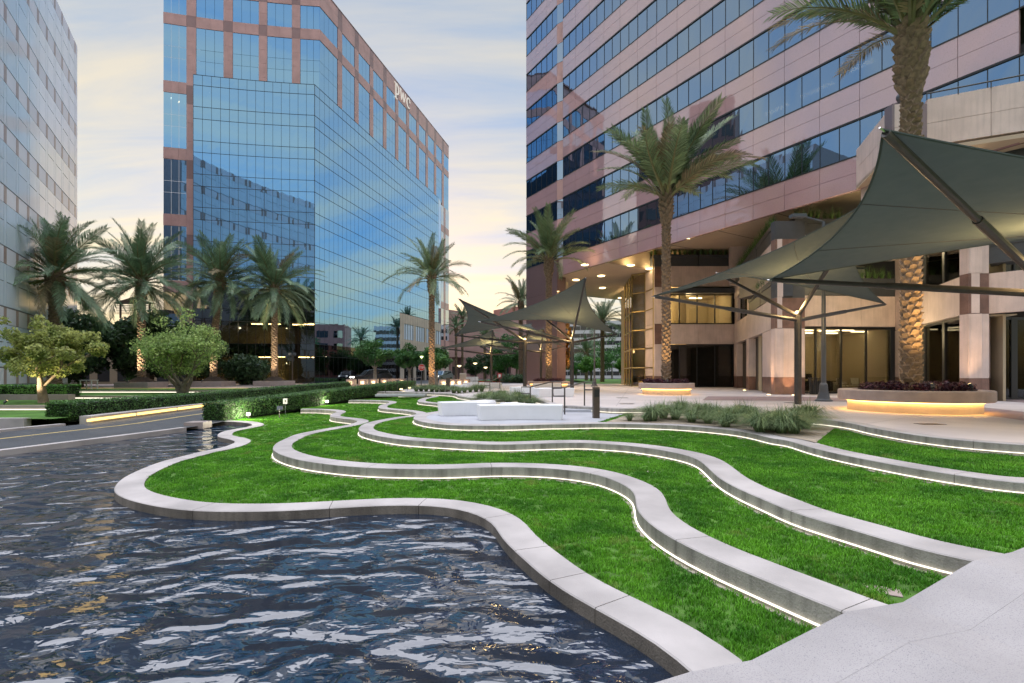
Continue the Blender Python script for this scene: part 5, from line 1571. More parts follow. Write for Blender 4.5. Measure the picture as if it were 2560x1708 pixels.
# ------------------------------------------------------------------ round planters with palms
def planter(loc, R_, h, label, seed):
    root = empty('round_planter', loc, 0, label, 'planter', 'round planters glowing at the base')
    mb = MB(); mb.lathe([(R_*.985,.36),(R_,.38),(R_,h-.03),(R_*.985,h),(R_*.80,h),(R_*.80,h-.12),(.01,h-.12)], 56)
    mb.build('rim', M['planter_stone'], root)
    mb = MB(); mb.lathe([(R_*.86,0.0),(R_*.86,.37)], 56); mb.build('plinth', M['beige_stone'], root)
    mb = MB(); mb.lathe([(R_*.885,.335),(R_*.90,.335),(R_*.90,.350),(R_*.885,.350)], 56); mb.build('light_strip', M['led_amber_hot'], root)
    mb = MB(); mb.lathe([(R_*.795,h-.1),(R_*.4,h-.03),(.01,h)], 32); mb.build('soil', M['soil_dark'], root)
    # purple ground plants round the trunk: separate thing
    R = np.random.default_rng(seed); cs = []; rs = []
    for i in range(40):
        a = R.uniform(0,6.283); r = R_*.72*math.sqrt(R.uniform(.06,1)); cs.append((r*math.cos(a), r*math.sin(a), .12)); rs.append(.26*R.uniform(.7,1.2))
    V, Fc = leaf_cloud(cs, rs, 5000, .055, seed, .8, .3)
    pl = np_mesh('purple_planting', V, Fc, M['purple_leaf']); pl.location = Vector(loc)+Vector((0,0,h-.06))
    tag(pl, 'dark purple leafy plants in '+label.split(',')[0].replace('round stone','the round stone'), 'plants', 'purple plantings under the palms')
    return root
emat('led_amber_hot', (1.0,.52,.13), 1.5)
planter((13.6,16.9,0), 2.1, .72, 'large round stone planter nearest the camera, glowing amber underneath', 1)
planter((9.45,30.4,0), 1.64, .70, 'smaller round stone planter glowing amber in mid plaza', 2)
planter((3.3,44.5,0), 1.9, .60, 'farthest round stone planter before the granite leg', 3)

# palm uplights: a fitting at the foot with its own spot
def uplight(loc, tgt, e, label, col=(1,.60,.22), spot=50, group='uplights at the palms'):
    root = empty('uplight', loc, 0, label, 'spotlight', group)
    d = (Vector(tgt)-Vector(loc)).normalized()
    mb = MB(); mb.tube([(0,0,-.05),(0,0,.10)], .018, 6); mb.build('stake', M['black_metal'], root)
    mb = MB(); mb.tube([Vector((0,0,.10)), Vector((0,0,.10))+d*.14], .05, 10); mb.build('housing', M['black_metal'], root)
    mb = MB(); mb.tube([Vector((0,0,.10))+d*.141, Vector((0,0,.10))+d*.146], .042, 10); mb.build('lens', M['lamp_hot'], root)
    l = lamp('uplight_lamp', root, Vector((0,0,.10))+d*.20, 'SPOT', e*.85, col, .12, None, spot, .7); aim(l, d)
    return root
uplight((12.9,15.2,.72), (13.6,16.7,3.4), 70, 'uplight among the purple plants left of the nearest palm trunk')
uplight((14.2,15.3,.72), (13.6,16.7,3.4), 45, 'uplight among the purple plants right of the nearest palm trunk')
uplight((9.1,29.0,.70), (9.45,30.2,3.4), 80, 'uplight in the smaller glowing planter')
uplight((3.1,43.0,.6), (3.3,44.3,3.4), 70, 'uplight in the farthest planter before the granite leg')
uplight((-7.4,42.8,.0), (-7.2,44.3,2.0), 130, 'uplight in front of the lone palm')
WARM = (1,.80,.52)
uplight((-25.1,50.2,.45), (-24.9,51.8,3.0), 220, 'uplight before the palm at the corner of the glass block', WARM)
uplight((-29.9,47.8,.45), (-29.8,49.3,2.6), 170, 'uplight before the leaning palm', WARM)
uplight((-33.6,43.4,.45), (-33.6,44.8,2.8), 190, 'uplight before the palm against the yellow sky', WARM)
uplight((-25.6,25.0,-.30), (-25.0,26.4,1.2), 95, 'black flood lamp on the lawn before the golden tree', WARM, 60, None)

# ------------------------------------------------------------------ white benches
def bench(loc, rz, arms, label, h=.48, w=.62):
    """three-armed or bent bench, flared upwards; arms = [(angle deg, length)]"""
    root_loc = Vector(loc)
    bm = bmesh.new()
    outline = []
    arms = sorted(arms)
    for k, (a, L) in enumerate(arms):
        ar = math.radians(a); d = Vector((math.cos(ar), math.sin(ar))); s = Vector((-d.y, d.x))
        nxt = arms[(k+1) % len(arms)]
        outline += [d*L - s*w/2*.92, d*L + s*w/2*.92]
        # inner corner between this arm and the next, rounded
        a2 = nxt[0]+(360 if k == len(arms)-1 else 0); am = math.radians((a+a2)/2); half = math.radians((a2-a)/2)
        if half < math.radians(89):
            r = (w/2)/max(.35, math.sin(half))
            e1 = d*(r*.5+.30)+s*w/2; nd = math.radians(nxt[0]); e2d = Vector((math.cos(nd), math.sin(nd))); e2 = e2d*(r*.5+.30)-Vector((-e2d.y, e2d.x))*w/2
            c = Vector((math.cos(am), math.sin(am)))*r
            for t in (0,.25,.5,.75,1):
                outline.append(e1*(1-t)**2+c*2*t*(1-t)*.98+e2*t*t)
        else: 
            for t in (-.5,0,.5):
                q = am+t*(half-math.radians(85))*1.2
                outline.append(Vector((math.cos(q), math.sin(q)))*w/2)
    n = len(outline)
    ctr = sum(outline, Vector((0,0)))/n
    def shrink(p, m):   # towards the spine
        best = None
        for a, L in arms:
            d = Vector((math.cos(math.radians(a)), math.sin(math.radians(a)))); t = max(0, min(L-w*.3, p.dot(d))); q = d*t
            if best is None or (p-q).length < (p-best).length: best = q
        return p+(best-p)*m
    rings = [(0,.20),(h*.9,.03),(h*.975,.02),(h,.10)]
    vs = []
    for z, m in rings:
        vs.append([bm.verts.new((*shrink(p, m), z)) for p in outline])
    for r in range(len(rings)-1):
        for i in range(n): bm.faces.new((vs[r][i], vs[r][(i+1)%n], vs[r+1][(i+1)%n], vs[r+1][i]))
    bm.faces.new(vs[-1]); bm.faces.new(vs[0][::-1])
    bmesh.ops.recalc_face_normals(bm, faces=bm.faces)
    me = bpy.data.meshes.new('bench'); bm.to_mesh(me); bm.free()
    o = put('white_bench', me, None, M['white_bench'], loc, (0,0,rz))
    bevel(o, .02, 2)
    tag(o, label, 'bench', 'sculpted white benches'); return o
bench((.30,15.95,Z_P), 0, [(-9,1.34),(195,1.42),(115,1.1)], 'long white bench in front on the round patio')
bench((-1.55,17.55,Z_P), 0, [(-30,1.0),(204,1.05),(50,1.15)], 'white bench behind the long one, at the rounded end of the patio')
bench((.62,29.6,0), 0, [(-10,.75),(190,.75),(90,.8)], 'white bench at mid plaza left of the wedge-shaped one')
bench((2.05,27.0,0), 0, [(15,1.35),(215,.95),(110,.9)], 'white wedge-ended bench between the handrails and the mid sail post')
bench((-4.1,35.2,0), 0, [(5,.9),(188,1.1),(95,.8)], 'low white bench by the grass near the lone palm')
bench((-2.6,43.6,0), 0, [(0,1.7),(180,1.7),(90,.9)], 'far long white bench before the row of stone lanterns')
bench((2.9,40.8,0), 0, [(0,1.2),(180,1.2),(90,.8)], 'far white bench beside the planter of the granite leg')

# ------------------------------------------------------------------ handrails at the steps
def handrail(pts_top, feet, label, loops):
    """pts_top: polyline of the top rail (world), feet: list of (x,y,z_foot,z_top)"""
    o = Vector(pts_top[0]); o.z = feet[0][2]
    root = empty('handrail', o, 0, label, 'handrail', 'steel handrails at the plaza steps')
    mb = MB(); mb.tube([Vector(p)-o for p in pts_top], .028, 8); mb.build('top_rail', M['rail_steel'], root)
    for x, y, z0, z1 in feet:
        mb = MB(); mb.tube([Vector((x,y,z0))-o, Vector((x,y,z1))-o], .028, 8); mb.build('post', M['rail_steel'], root)
    for lp in loops:
        mb = MB(); mb.tube([Vector(p)-o for p in lp], .024, 8); mb.build('end_loop', M['rail_steel'], root)
    return root
def rail_from_photo(a_foot, a_top, b_foot, b_top, z0, z1, label):
    """two posts given on the k8 enlargement; rail rises from a to b, with square end loops"""
    ox, oy, s = K[8]
    A = G(ox+a_foot[0]/s, oy+a_foot[1]/s, z0); Bp = G(ox+b_foot[0]/s, oy+b_foot[1]/s, z1)
    ta = A.copy(); ta.z = ZAT(oy+a_top[1]/s, A.y); tb = Bp.copy(); tb.z = ZAT(oy+b_top[1]/s, Bp.y)
    d = (tb-ta); dh = Vector((d.x,d.y,0)).normalized()
    la = [ta, ta-dh*.32, ta-dh*.32-Vector((0,0,.30)), ta-Vector((0,0,.30))]
    lb = [tb, tb+dh*.34, tb+dh*.34-Vector((0,0,.30)), tb-Vector((0,0,.30))]
    # the loops stand across the rail's run as in the photo: turned towards the camera side
    for L, sg in ((la,-1),(lb,1)):
        for i in (1,2): L[i] = Vector((L[0].x+sg*.40, L[0].y, L[i].z))
    return handrail([ta, tb], [(A.x,A.y,z0,ta.z),(Bp.x,Bp.y,z1,tb.z)], label, [la, lb])
rail_from_photo((1595,560),(1595,332),(1865,520),(1865,265), Z_P, 0, 'handrail left of the pair at the steps behind the patio')
rail_from_photo((2015,668),(2015,340),(2258,560),(2258,272), Z_P, 0, 'handrail right of the pair, ending beside the bollard')
rail_from_photo((958,370),(958,258),(1065,345),(1065,232), 0, 0, 'far handrail left of the pair near the far white bench')
rail_from_photo((1100,380),(1100,262),(1222,352),(1222,212), 0, 0, 'far handrail right of the pair near the far white bench')
mb = MB()
p = tr(5, [(330,250)], Z_P)[0]
p = G(1400+353/3.917, 980+256/3.917, Z_P)
b_ = empty('bollard', p, .1, 'square brown bollard standing at the end of the patio', 'bollard')
mb = MB(); mb.box(-.10,.10,-.10,.10,0,1.02); bevel(mb.build('shaft', M['bronze_post'], b_), .008)
mb = MB(); mb.box(-.085,.085,-.104,-.098,.70,.94); mb.build('louvre', M['black_metal'], b_)
p = G(1000+588/4.896, 900+390/4.896, 0)
b_ = empty('bollard', p, .1, 'square brown bollard beside the lone palm and stone lanterns', 'bollard')
mb = MB(); mb.box(-.13,.13,-.13,.13,0,.98); bevel(mb.build('shaft', M['bronze_post'], b_), .008)

# ------------------------------------------------------------------ plaza furniture
def lamp_post(x, y, z0, d_hint, top, label, r=.085):
    root = empty('lamp_post', (x,y,z0), 0, label, 'lamp post')
    mb = MB(); mb.lathe([(.36,0),(.36,.06),(.27,.12),(.19,.42),(.165,.75),(.14,.80),(r+.02,.85)], 20); mb.build('base', M['grey_steel'], root)
    mb = MB(); mb.tube([(0,0,.85),(0,0,top)], [r+.02,r*.8], 14); mb.build('pole', M['grey_steel'], root)
    mb = MB(); mb.tube([(0,0,top),(-.9,0,top+.25)], .04, 8); mb.box(-1.5,-.85,-.16,.16,top+.2,top+.34); mb.build('lamp_head', M['grey_steel'], root)
    return root
p = G(1890*1.0894, 921*1.0894, 0); lamp_post(p.x, p.y, 0, 0, 8.2, 'grey lamp post with a flared foot beside the trash bin')
p = G(1000+1588/3.267, 560+1328/3.267, 0); lamp_post(p.x, p.y, 0, 0, 7.5, 'slim lamp post in mid plaza before the lobby', .07)
def bin_(loc):
    root = empty('trash_bin', loc, 0, 'black slatted trash bin against the ground-floor window', 'trash bin')
    for k in range(22):
        a = 2*math.pi*k/22; mb = MB()
        pts = [(.33*math.cos(a),.33*math.sin(a),.05),(.35*math.cos(a),.35*math.sin(a),.5),(.36*math.cos(a),.36*math.sin(a),.88),(.42*math.cos(a),.42*math.sin(a),1.02)]
        mb.tube(pts, .022, 4); mb.build('slat', M['black_metal'], root)
    mb = MB(); mb.lathe([(.30,.04),(.31,.80),(.29,.80),(.29,.06)], 20); mb.build('liner', M['black_metal'], root)
    for z, r in ((.06,.345),(1.0,.425)):
        mb = MB(); mb.lathe([(r-.02,z-.02),(r,z-.02),(r,z+.02),(r-.02,z+.02)], 24); mb.build('ring', M['black_metal'], root)
bin_((G(1960+218/2.703, 480+1372/2.703, 0)))
# drain covers and small in-ground lights
for i, (x, y) in enumerate(((2325,1061),(1980,1007),(1567,1010),(1556,995))):
    p = G(x, y, 0); mb = MB(); mb.box(-.28,.28,-.16,.16,.004,.010); tag(mb.build('drain_cover', M['black_metal'], None, loc=p), ['dark rectangular drain cover on the plaza before the large planter','small dark drain cover near the thick sail post','small dark drain cover before the smaller planter','faint drain cover behind the nearer one before the smaller planter'][i], 'drain cover')
for i, (x, y) in enumerate(((1922,987),(1984,988),(1861,976),(1925,987.5))[:3]):
    p = G(x, y, 0); mb = MB(); mb.lathe([(.09,.004),(.09,.02),(.07,.024)], 14); tag(mb.build('ground_light', M['lamp_hot'], None, loc=p), 'small round light set in the paving by the tower piers', 'ground light', 'ground lights by the piers')
    if i < 2: l = lamp('ground_lamp', None, (p.x, p.y+.25, .08), 'SPOT', 26, (1,.62,.30), .05, None, 70, .8); aim(l, (.1,.35,1))
p = G(2440, 1006, 0); l = lamp('ground_lamp', None, (p.x-.3, p.y-.2, .10), 'SPOT', 22, (1,.62,.30), .05, None, 70, .8); aim(l, (.1,.4,1))
# red paving bands on the plaza near the tower
for i, q in enumerate(([(1735,966),(2000,966),(2600,1010),(2600,985),(1980,960)], [(1755,1001),(2050,1003),(2250,1008),(2560,1052),(2560,1030),(2300,1001),(2000,992),(1770,991)])):
    poly = [G(x, max(y,957), 0) for x, y in q]
    tag(flat_poly('plaza_paving', [(v.x, v.y) for v in poly], .004, M['plaza_red']), kind='structure')

for c in SOFFIT_LAMPS:
    l = lamp('soffit_lamp', None, (c.x, c.y, c.z-.2), 'SPOT', 95, (1,.70,.38), .2, None, 110, .5); aim(l, (0,0,-1))
lamp('lobby_lamp', None, (13.3,50.6,6.0), 'POINT', 800, (1,.72,.34), .5)

for q_, e_ in (((21.6,27.4,7.9),70),((21.6,27.4,3.3),30),((17.2,48.5,8.2),60),((20.5,33.2,3.6),45),((25.5,26,3.4),30)):
    lamp('room_lamp', None, q_, 'POINT', e_*.4, (1,.78,.42), .3)

# fine joints of the plaza paving
mat('paving_joint', (.30,.27,.265), rough=.9)
for i, (a, b) in enumerate((((1000,964),(1900,985)),((1300,990),(1560,968)),((1540,1016),(1575,966)),((2000,1040),(2330,1085)),((1660,1012),(2560,1068)),((2150,1062),(2560,1000)),((1480,1000),(2250,1003)),((1310,985),(1600,1010)))):
    A_, B_ = G(*a, 0), G(*b, 0); d_ = (B_-A_); n_ = Vector((-d_.y, d_.x, 0)).normalized()*.008
    tag(flat_poly('paving_joint', [tuple((A_-n_)[:2]), tuple((B_-n_)[:2]), tuple((B_+n_)[:2]), tuple((A_+n_)[:2])], .0022, M['paving_joint']), kind='structure')

for q_ in ((-28.5,62.6,2.6),(-33,61.8,2.6),(-37.5,60.6,2.6),(-28.5,62.6,7.0),(-34,61.4,7.0)):
    lamp('office_lamp', None, q_, 'POINT', 12, (1,.76,.40), .12)
for x, y, z, lb in ((2205,1478,Z_L2,'flat grey valve cover in the second lawn near the walk'),(1636,1181,Z_L2,'small grey valve cover in the middle of the second lawn')):
    p = G(x, y, z); mb = MB(); mb.box(-.13,.13,-.08,.08,0,.014); bevel(tag(mb.build('valve_cover', M['planter_stone'], None, loc=p, rot=(0,0,-.5)), lb, 'valve cover'), .01)
# ------------------------------------------------------------------ drive, kerbs and light wall
LEFT = [(-18.9,-6),(-18.2,8),(-17.7,17.2),(-17.2,19.5),(-16.8,24),(-15.9,32),(-14.6,40),(-12.8,48),(-9.5,57),(-6,64)]
RIGHT = [(-18.0,-6),(-16.4,0),(-13.4,12.9),(-12.15,18.7),(-12.1,22),(-11.2,27),(-10.0,33.5),(-9.4,40),(-8.3,47),(-5,54),(0,61)]
def zroad(x, y): return float(np.interp(y, [-6,20,48,70],[-.78,-.78,.0,.0]))
RL, RR = smooth_curve(LEFT, 1.0), smooth_curve(RIGHT, 1.0)
tag(flat_poly('road', [tuple(p) for p in RL]+[tuple(p) for p in RR[::-1]], 0, M['asphalt'], zf=lambda x, y: zroad(x,y)+.012), kind='structure')
def strip(name, C, w0, w1, z0f, z1f, m, parent=None):
    A = offset_curve(C, w0); B_ = offset_curve(C, w1); mb = MB(); vs = []; fs = []
    for i in range(len(C)):
        a0 = z0f(*C[i]); a1 = z1f(*C[i])
        vs += [(A[i][0],A[i][1],a0),(A[i][0],A[i][1],a1),(B_[i][0],B_[i][1],a1),(B_[i][0],B_[i][1],a0)]
    for i in range(len(C)-1):
        for k in range(4): fs.append((i*4+k,(i+1)*4+k,(i+1)*4+(k+1)%4,i*4+(k+1)%4))
    e = (len(C)-1)*4; fs += [(0,1,2,3),(e+3,e+2,e+1,e)]
    mb.add(vs, fs); return mb.build(name, M[m], parent)
mid = np.array([(.62*a[0]+.38*b[0], .62*a[1]+.38*b[1]) for a, b in zip(RL[:len(RR)*3//4], [RR[int(np.argmin(np.abs(RR[:,1]-p[1])))] for p in RL[:len(RR)*3//4]])])
tag(strip('road_marking', mid[:44], -.07, .07, lambda x,y: zroad(x,y)+.013, lambda x,y: zroad(x,y)+.017, 'yellow_paint'), kind='structure')
kr = RR[RR[:,1] < 19.4]
tag(strip('kerb', kr, -.13, .13, lambda x,y: -1.2, lambda x,y: -.735, 'concrete_top'), kind='structure')
kl = RL[RL[:,1] < 19.6]
tag(strip('kerb', kl, .0, .28, lambda x,y: -1.2, lambda x,y: -.68, 'concrete_top'), kind='structure')
# low wall with the amber strip along the drive
lw = RL[(RL[:,1] > 19.3) & (RL[:,1] < 50)]
root = empty('light_wall', (lw[8][0], lw[8][1], -.8), 0, 'long low wall of the drive with a glowing amber light strip', 'retaining wall')
def wtop(x, y): return float(np.interp(y, [19,26,36,48],[-.50,-.36,-.12,.06]))
cutsW = [0, 3, 7, 12, 18, 25, len(lw)-1]
for a, b in zip(cutsW[:-1], cutsW[1:]):
    o_ = strip('wall_section', lw[a:b+1], .0, .55, lambda x,y: -1.2, wtop, 'concrete_top', None); o_.parent = root; o_.matrix_parent_inverse = root.matrix_basis.inverted()
for k, (y0, y1) in enumerate(((20.0,22.3),(22.4,24.7),(24.8,27.4),(27.5,30.5))):
    seg = smooth_curve([(np.interp(y, lw[:,1], lw[:,0]), y) for y in np.linspace(y0, y1, 6)], .4)
    o_ = strip('light_strip', seg, -.045, -.004, lambda x,y: zroad(x,y)+.10, lambda x,y: zroad(x,y)+.20, 'led_amber'); o_.parent = root; o_.matrix_parent_inverse = root.matrix_basis.inverted()
# end block of the pool where the hedge starts
p = G(492+0, 1064, -.75)
mb = MB(); mb.box(.05,.75,-.2,.5,0,.25); tag(mb.build('stone_block', M['granite_pink'], None, loc=(-12.75,19.35,-.88), rot=(0,0,.1)), 'pale stone block where the pool inlet meets the hedge', 'stone block')

# ------------------------------------------------------------------ hedges
hedge('hedge', [(-12.75,21.2),(-11.75,26),(-10.85,30.5),(-9.9,35),(-9.2,40),(-8.9,43)], 1.1,
      lambda x,y: float(np.interp(y,[21,33,40],[-.78,-.25,-.02])), lambda x,y: float(np.interp(y,[21,30,40],[.0,.30,.62])),
      'clipped hedge between the drive and the terraced lawns, lit by a flood lamp', 26000, .034, 51)
hedge('hedge', [(-18.5,20.2),(-17.6,26),(-16.9,32),(-15.9,39),(-15.0,44.5)], 1.2,
      lambda x,y: float(np.interp(y,[20,36,48],[-.62,-.2,.0])), lambda x,y: float(np.interp(y,[20,26.7,44],[.08,.16,.52])),
      'long clipped hedge behind the amber light wall of the drive', 20000, .036, 52)
hedge('hedge', [(-38,29.6),(-32,30.2),(-26.9,30.4)], 1.1, lambda x,y: -.02, lambda x,y: .56, 'bright clipped hedge on the low wall behind the golden tree', 7000, .045, 53, 'bright_leaf')

# ------------------------------------------------------------------ left garden
mat('lawn_flat', (.065,.165,.018), rough=.9, var=.3, vscale=1.2, bump=.6, bscale=60)
tag(flat_poly('lawn', [(-60,19.3),(-17.9,19.3),(-17.6,24),(-60,24)], -.50, M['lawn_flat']), kind='structure')
tag(flat_poly('lawn', [(-60,24),(-17.4,24),(-16.9,31),(-60,31)], -.30, M['lawn_flat']), kind='structure')
tag(flat_poly('lawn', [(-60,31),(-16.7,31),(-15.9,37),(-60,37)], -.15, M['lawn_flat']), kind='structure')
tag(flat_poly('lawn', [(-60,37),(-15.7,37),(-15,44),(-60,44)], -.02, M['lawn_flat']), kind='structure')
tag(flat_poly('garden_paving', [(-90,44),(-15,44),(-13,50),(-7,64),(-90,64)], .004, M['granite_pink']), kind='structure')
tag(flat_poly('basin_water', [(-60,-6),(-18.5,-6),(-18.1,8),(-17.8,17.4),(-19.2,19.2),(-60,19.2)], -.88, M['water']), kind='structure')
def low_wall(name, pts, z0, z1, w, label, led=None, m='granite_pink', group='low stone walls of the left garden'):
    C = smooth_curve(pts, 1.0); r = empty(name, (C[len(C)//2][0], C[len(C)//2][1], z0), 0, label, 'low wall', group)
    n = 5; cs = np.linspace(0, len(C)-1, n+1).astype(int)
    for a, b in zip(cs[:-1], cs[1:]):
        if b-a < 1: continue
        o_ = strip('wall_section', C[a:b+1], 0, w, lambda x,y: z0-.2, lambda x,y: z1, m); o_.parent = r; o_.matrix_parent_inverse = r.matrix_basis.inverted()
    if led: o_ = strip('led_strip', C, -.03, -.004, lambda x,y: z0+.02, lambda x,y: z0+.055, led); o_.parent = r; o_.matrix_parent_inverse = r.matrix_basis.inverted()
low_wall('garden_wall', [(-44,19.2),(-30,19.2),(-18.9,19.2)], -.95, -.47, .3, 'pale kerb wall between the small basin and the left lawn', None, 'concrete_top')
low_wall('garden_wall', [(-44,23.9),(-30,23.9),(-19.0,23.9)], -.50, -.27, .35, 'low lit wall in front of the golden tree', 'led_white')
low_wall('garden_wall', [(-44,29.0),(-33,29.3),(-26.4,29.5)], -.30, .02, .5, 'stone wall carrying the bright hedge at the left')
low_wall('garden_wall', [(-30,31.2),(-24,31.0),(-18.2,30.8)], -.30, -.13, .35, 'low lit wall crossing the left garden before the multi-stem tree', 'led_white')
low_wall('garden_wall', [(-34,37.2),(-26,37.0),(-17.2,36.8)], -.15, .02, .35, 'low wall at the back of the left lawns', 'led_white')
for i, (x, y, w, lb) in enumerate(((-33.6,45,3.0,'stone box planter under the palm against the yellow sky'),(-29.8,49.5,3.0,'stone box planter under the leaning palm'),(-24.9,52,3.2,'stone box planter under the palm at the corner of the glass block'))):
    r = empty('box_planter', (x,y,0), 0, lb, 'planter', 'stone box planters of the palms')
    mb = MB(); mb.box(-w/2,w/2,-1.3,1.3,0,.52); bevel(mb.build('box', M['granite_pink'], r), .02)
    mb = MB(); mb.lathe([(1.2,.52),(.8,.72),(.45,.95),(.1,1.0)], 16); mb.build('soil', M['soil_dark'], r)
# move the two broadleaf trees to their lawns is done in their own builder
# garden bench, table, bowl planter
r = empty('garden_bench', (-38.2,41.5,0), .1, 'grey garden bench on the left terrace behind the hedge', 'bench')
mb = MB(); mb.box(-.75,.75,-.25,.25,.42,.47); mb.build('seat', M['white_paint'], r)
mb = MB(); mb.box(-.75,.75,.22,.27,.5,.9); mb.build('backrest', M['white_paint'], r)
for sx in (-.68,.62):
    for sy in (-.22,.18): mb = MB(); mb.box(sx,sx+.06,sy,sy+.06,0,.42); mb.build('leg', M['white_paint'], r)
r = empty('garden_table', (-35.4,41.5,0), .1, 'small pale garden table right of the garden bench', 'table')
mb = MB(); mb.box(-.5,.5,-.4,.4,.70,.75); mb.build('top', M['white_paint'], r)
for sx in (-.46,.40):
    for sy in (-.36,.30): mb = MB(); mb.box(sx,sx+.06,sy,sy+.06,0,.70); mb.build('leg', M['white_paint'], r)
r = empty('bowl_planter', (-35.0,45.5,0), 0, 'black bowl planter with a spiky agave left of the box planters', 'planter')
mb = MB(); mb.lathe([(.35,0),(.62,.25),(.75,.48),(.68,.48)], 20); mb.build('bowl', M['black_metal'], r)
mb = MB()
for k in range(26):
    a = k*2.4; e = .3+1.0*(k/26); L = .75
    t = Vector((math.cos(a)*math.cos(e), math.sin(a)*math.cos(e), math.sin(e)))*L; s_ = Vector((-math.sin(a), math.cos(a), 0))*.06
    mb.add([Vector((0,0,.45))-s_, Vector((0,0,.45))+s_, Vector((0,0,.45))+t*.6+s_, Vector((0,0,.45))+t, Vector((0,0,.45))+t*.6-s_], [(0,1,2,3,4)])
mb.build('agave', M['trough_grass'], r)

# hedge flood lamps, signs and box
def flood(p, e, label, d):
    r = empty('flood_lamp', p, 0, label, 'flood lamp')
    mb = MB(); mb.tube([(0,0,0),(0,0,.12)], .02, 6); mb.build('stake', M['black_metal'], r)
    mb = MB(); mb.box(-.09,.09,-.05,.05,.12,.26); mb.build('housing', M['black_metal'], r)
    mb = MB(); mb.box(-.08,.08,-.058,-.052,.13,.25); mb.build('lens', M['flood_white'], r)
    lamp('flood_bulb', r, (0,-.16,.22), 'POINT', e, (1,.90,.66), .10)
p = G(622, 1046, Z_L1+.05); flood(p, 26, 'dazzling white flood lamp at the near end of the hedge', None)
p = G(818, 1012, Z_L2+.05); flood(p, 5, 'small bright lamp at the foot of the hedge farther along', None)
def plate(p, w, h, label, m='white_paint'):
    r = empty('notice_sign', p, .1, label, 'sign')
    mb = MB(); mb.tube([(0,.02,-.5),(0,.02,h)], .012, 6); mb.build('stake', M['grey_steel'], r)
    mb = MB(); mb.box(-w/2,w/2,-.012,.008,0,h); mb.build('plate', M[m], r)
    mb = MB(); mb.box(-w*.28,w*.28,-.017,-.0125,h*.52,h*.58); mb.box(-w*.05,w*.18,-.017,-.0125,h*.30,h*.70); mb.build('printed_mark', M['black_metal'], r)
p = AT(713, 1010, 23.5); plate(p, .19, .26, 'small white notice sign in front of the hedge')
p = AT(902, 975, 34); plate(p, .17, .26, 'farther small white notice sign at the hedge top')
r = empty('control_box', AT(699, 1034, 22.4), .3, 'tilted dark control box on a stake before the hedge', 'control box')
mb = MB(); mb.box(-.12,.12,-.06,.06,.16,.34); x_ = mb.build('box', M['grey_steel'], r, rot=(-.4,0,0)); mb = MB(); mb.tube([(0,0,-.25),(0,0,.2)], .02, 6); mb.build('stake', M['black_metal'], r)

# ------------------------------------------------------------------ stone lanterns
def lantern(x, d, label):
    r = empty('stone_lantern', (XAT(x,d), d, 0), 0, label, 'lantern', 'stone lantern blocks along the walk')
    w, h = .40, .74
    mb = MB()
    mb.box(-w,w,-.3,.35,0,.22); mb.box(-w,-.17,-.3,.35,.22,.58); mb.box(.17,w,-.3,.35,.22,.58); mb.box(-w,w,-.3,.35,.58,h); mb.box(-.17,.17,-.05,.35,.22,.58)
    mb.build('block', M['lantern_stone'], r)
    mb = MB(); mb.box(-.13,.13,-.16,-.06,.26,.54); mb.build('light', M['lamp_glow'], r)
    mb = MB(); mb.box(-.15,.15,-.22,-.20,.40,.43); mb.build('louvre', M['lantern_stone'], r)
    lamp('lantern_lamp', r, (0,-.30,.42), 'POINT', 1.6, (1,.72,.38), .15)
for x, d, lb in ((878,47,'leftmost stone lantern of the row before the glass block'),(908,48.5,'second stone lantern from the left'),(935,50,'third stone lantern from the left, before the ficus trunk'),
                 (963,51.5,'fourth stone lantern from the left'),(986,53,'fifth stone lantern from the left'),(1006,54.5,'sixth and smallest stone lantern from the left'),
                 (1110,45,'stone lantern just right of the lone palm'),(1132,46.5,'stone lantern second right of the lone palm'),(1149,48,'stone lantern third right of the lone palm'),(1165,49.5,'stone lantern farthest right of the lone palm')):
    lantern(x, d, lb)
# ramp beside the hedge with a handrail and small lights
r = empty('ramp_handrail', (-8.2,34.5,0), 0, 'thin handrail along the ramp beside the hedge', 'handrail')
o = Vector(r.location); pts = [Vector((-8.55,33.5,.72)), Vector((-8.0,38,.85)), Vector((-7.9,43,.95))]
mb = MB(); mb.tube([q-o for q in pts], .025, 6); mb.build('top_rail', M['rail_steel'], r)
for t in (0,.25,.5,.75,1):
    q = pts[0].lerp(pts[1], t*2) if t < .5 else pts[1].lerp(pts[2], t*2-1)
    mb = MB(); mb.tube([q-o, Vector((q.x,q.y,-.05))-o], .022, 6); mb.build('post', M['rail_steel'], r)
for i, (x, y) in enumerate(((1003,977),(1024,973),(1045,969))):
    p = G(x, y, .03); mb = MB(); mb.box(-.10,.10,-.04,.04,.05,.16); tag(mb.build('ramp_light', M['lamp_glow'], None, loc=p), 'small warm marker light along the ramp kerb', 'marker light', 'marker lights of the ramp')
mb = MB(); mb.box(-1.6,1.6,-.35,.35,0,.14); tag(mb.build('stone_step', M['patio'], None, loc=(-7.2,32.2,-.2)), 'grey stone slab step at the top of the far lawn', 'step')
p = tr(8, [(2150,632)], Z_P)[0]
mb = MB(); mb.box(-.62,.62,-.35,.3,0,.10); bevel(tag(mb.build('stone_step', M['patio'], None, loc=(p[0],p[1],Z_P)), 'low stone step at the foot of the plaza wall by the handrails', 'step'), .01)

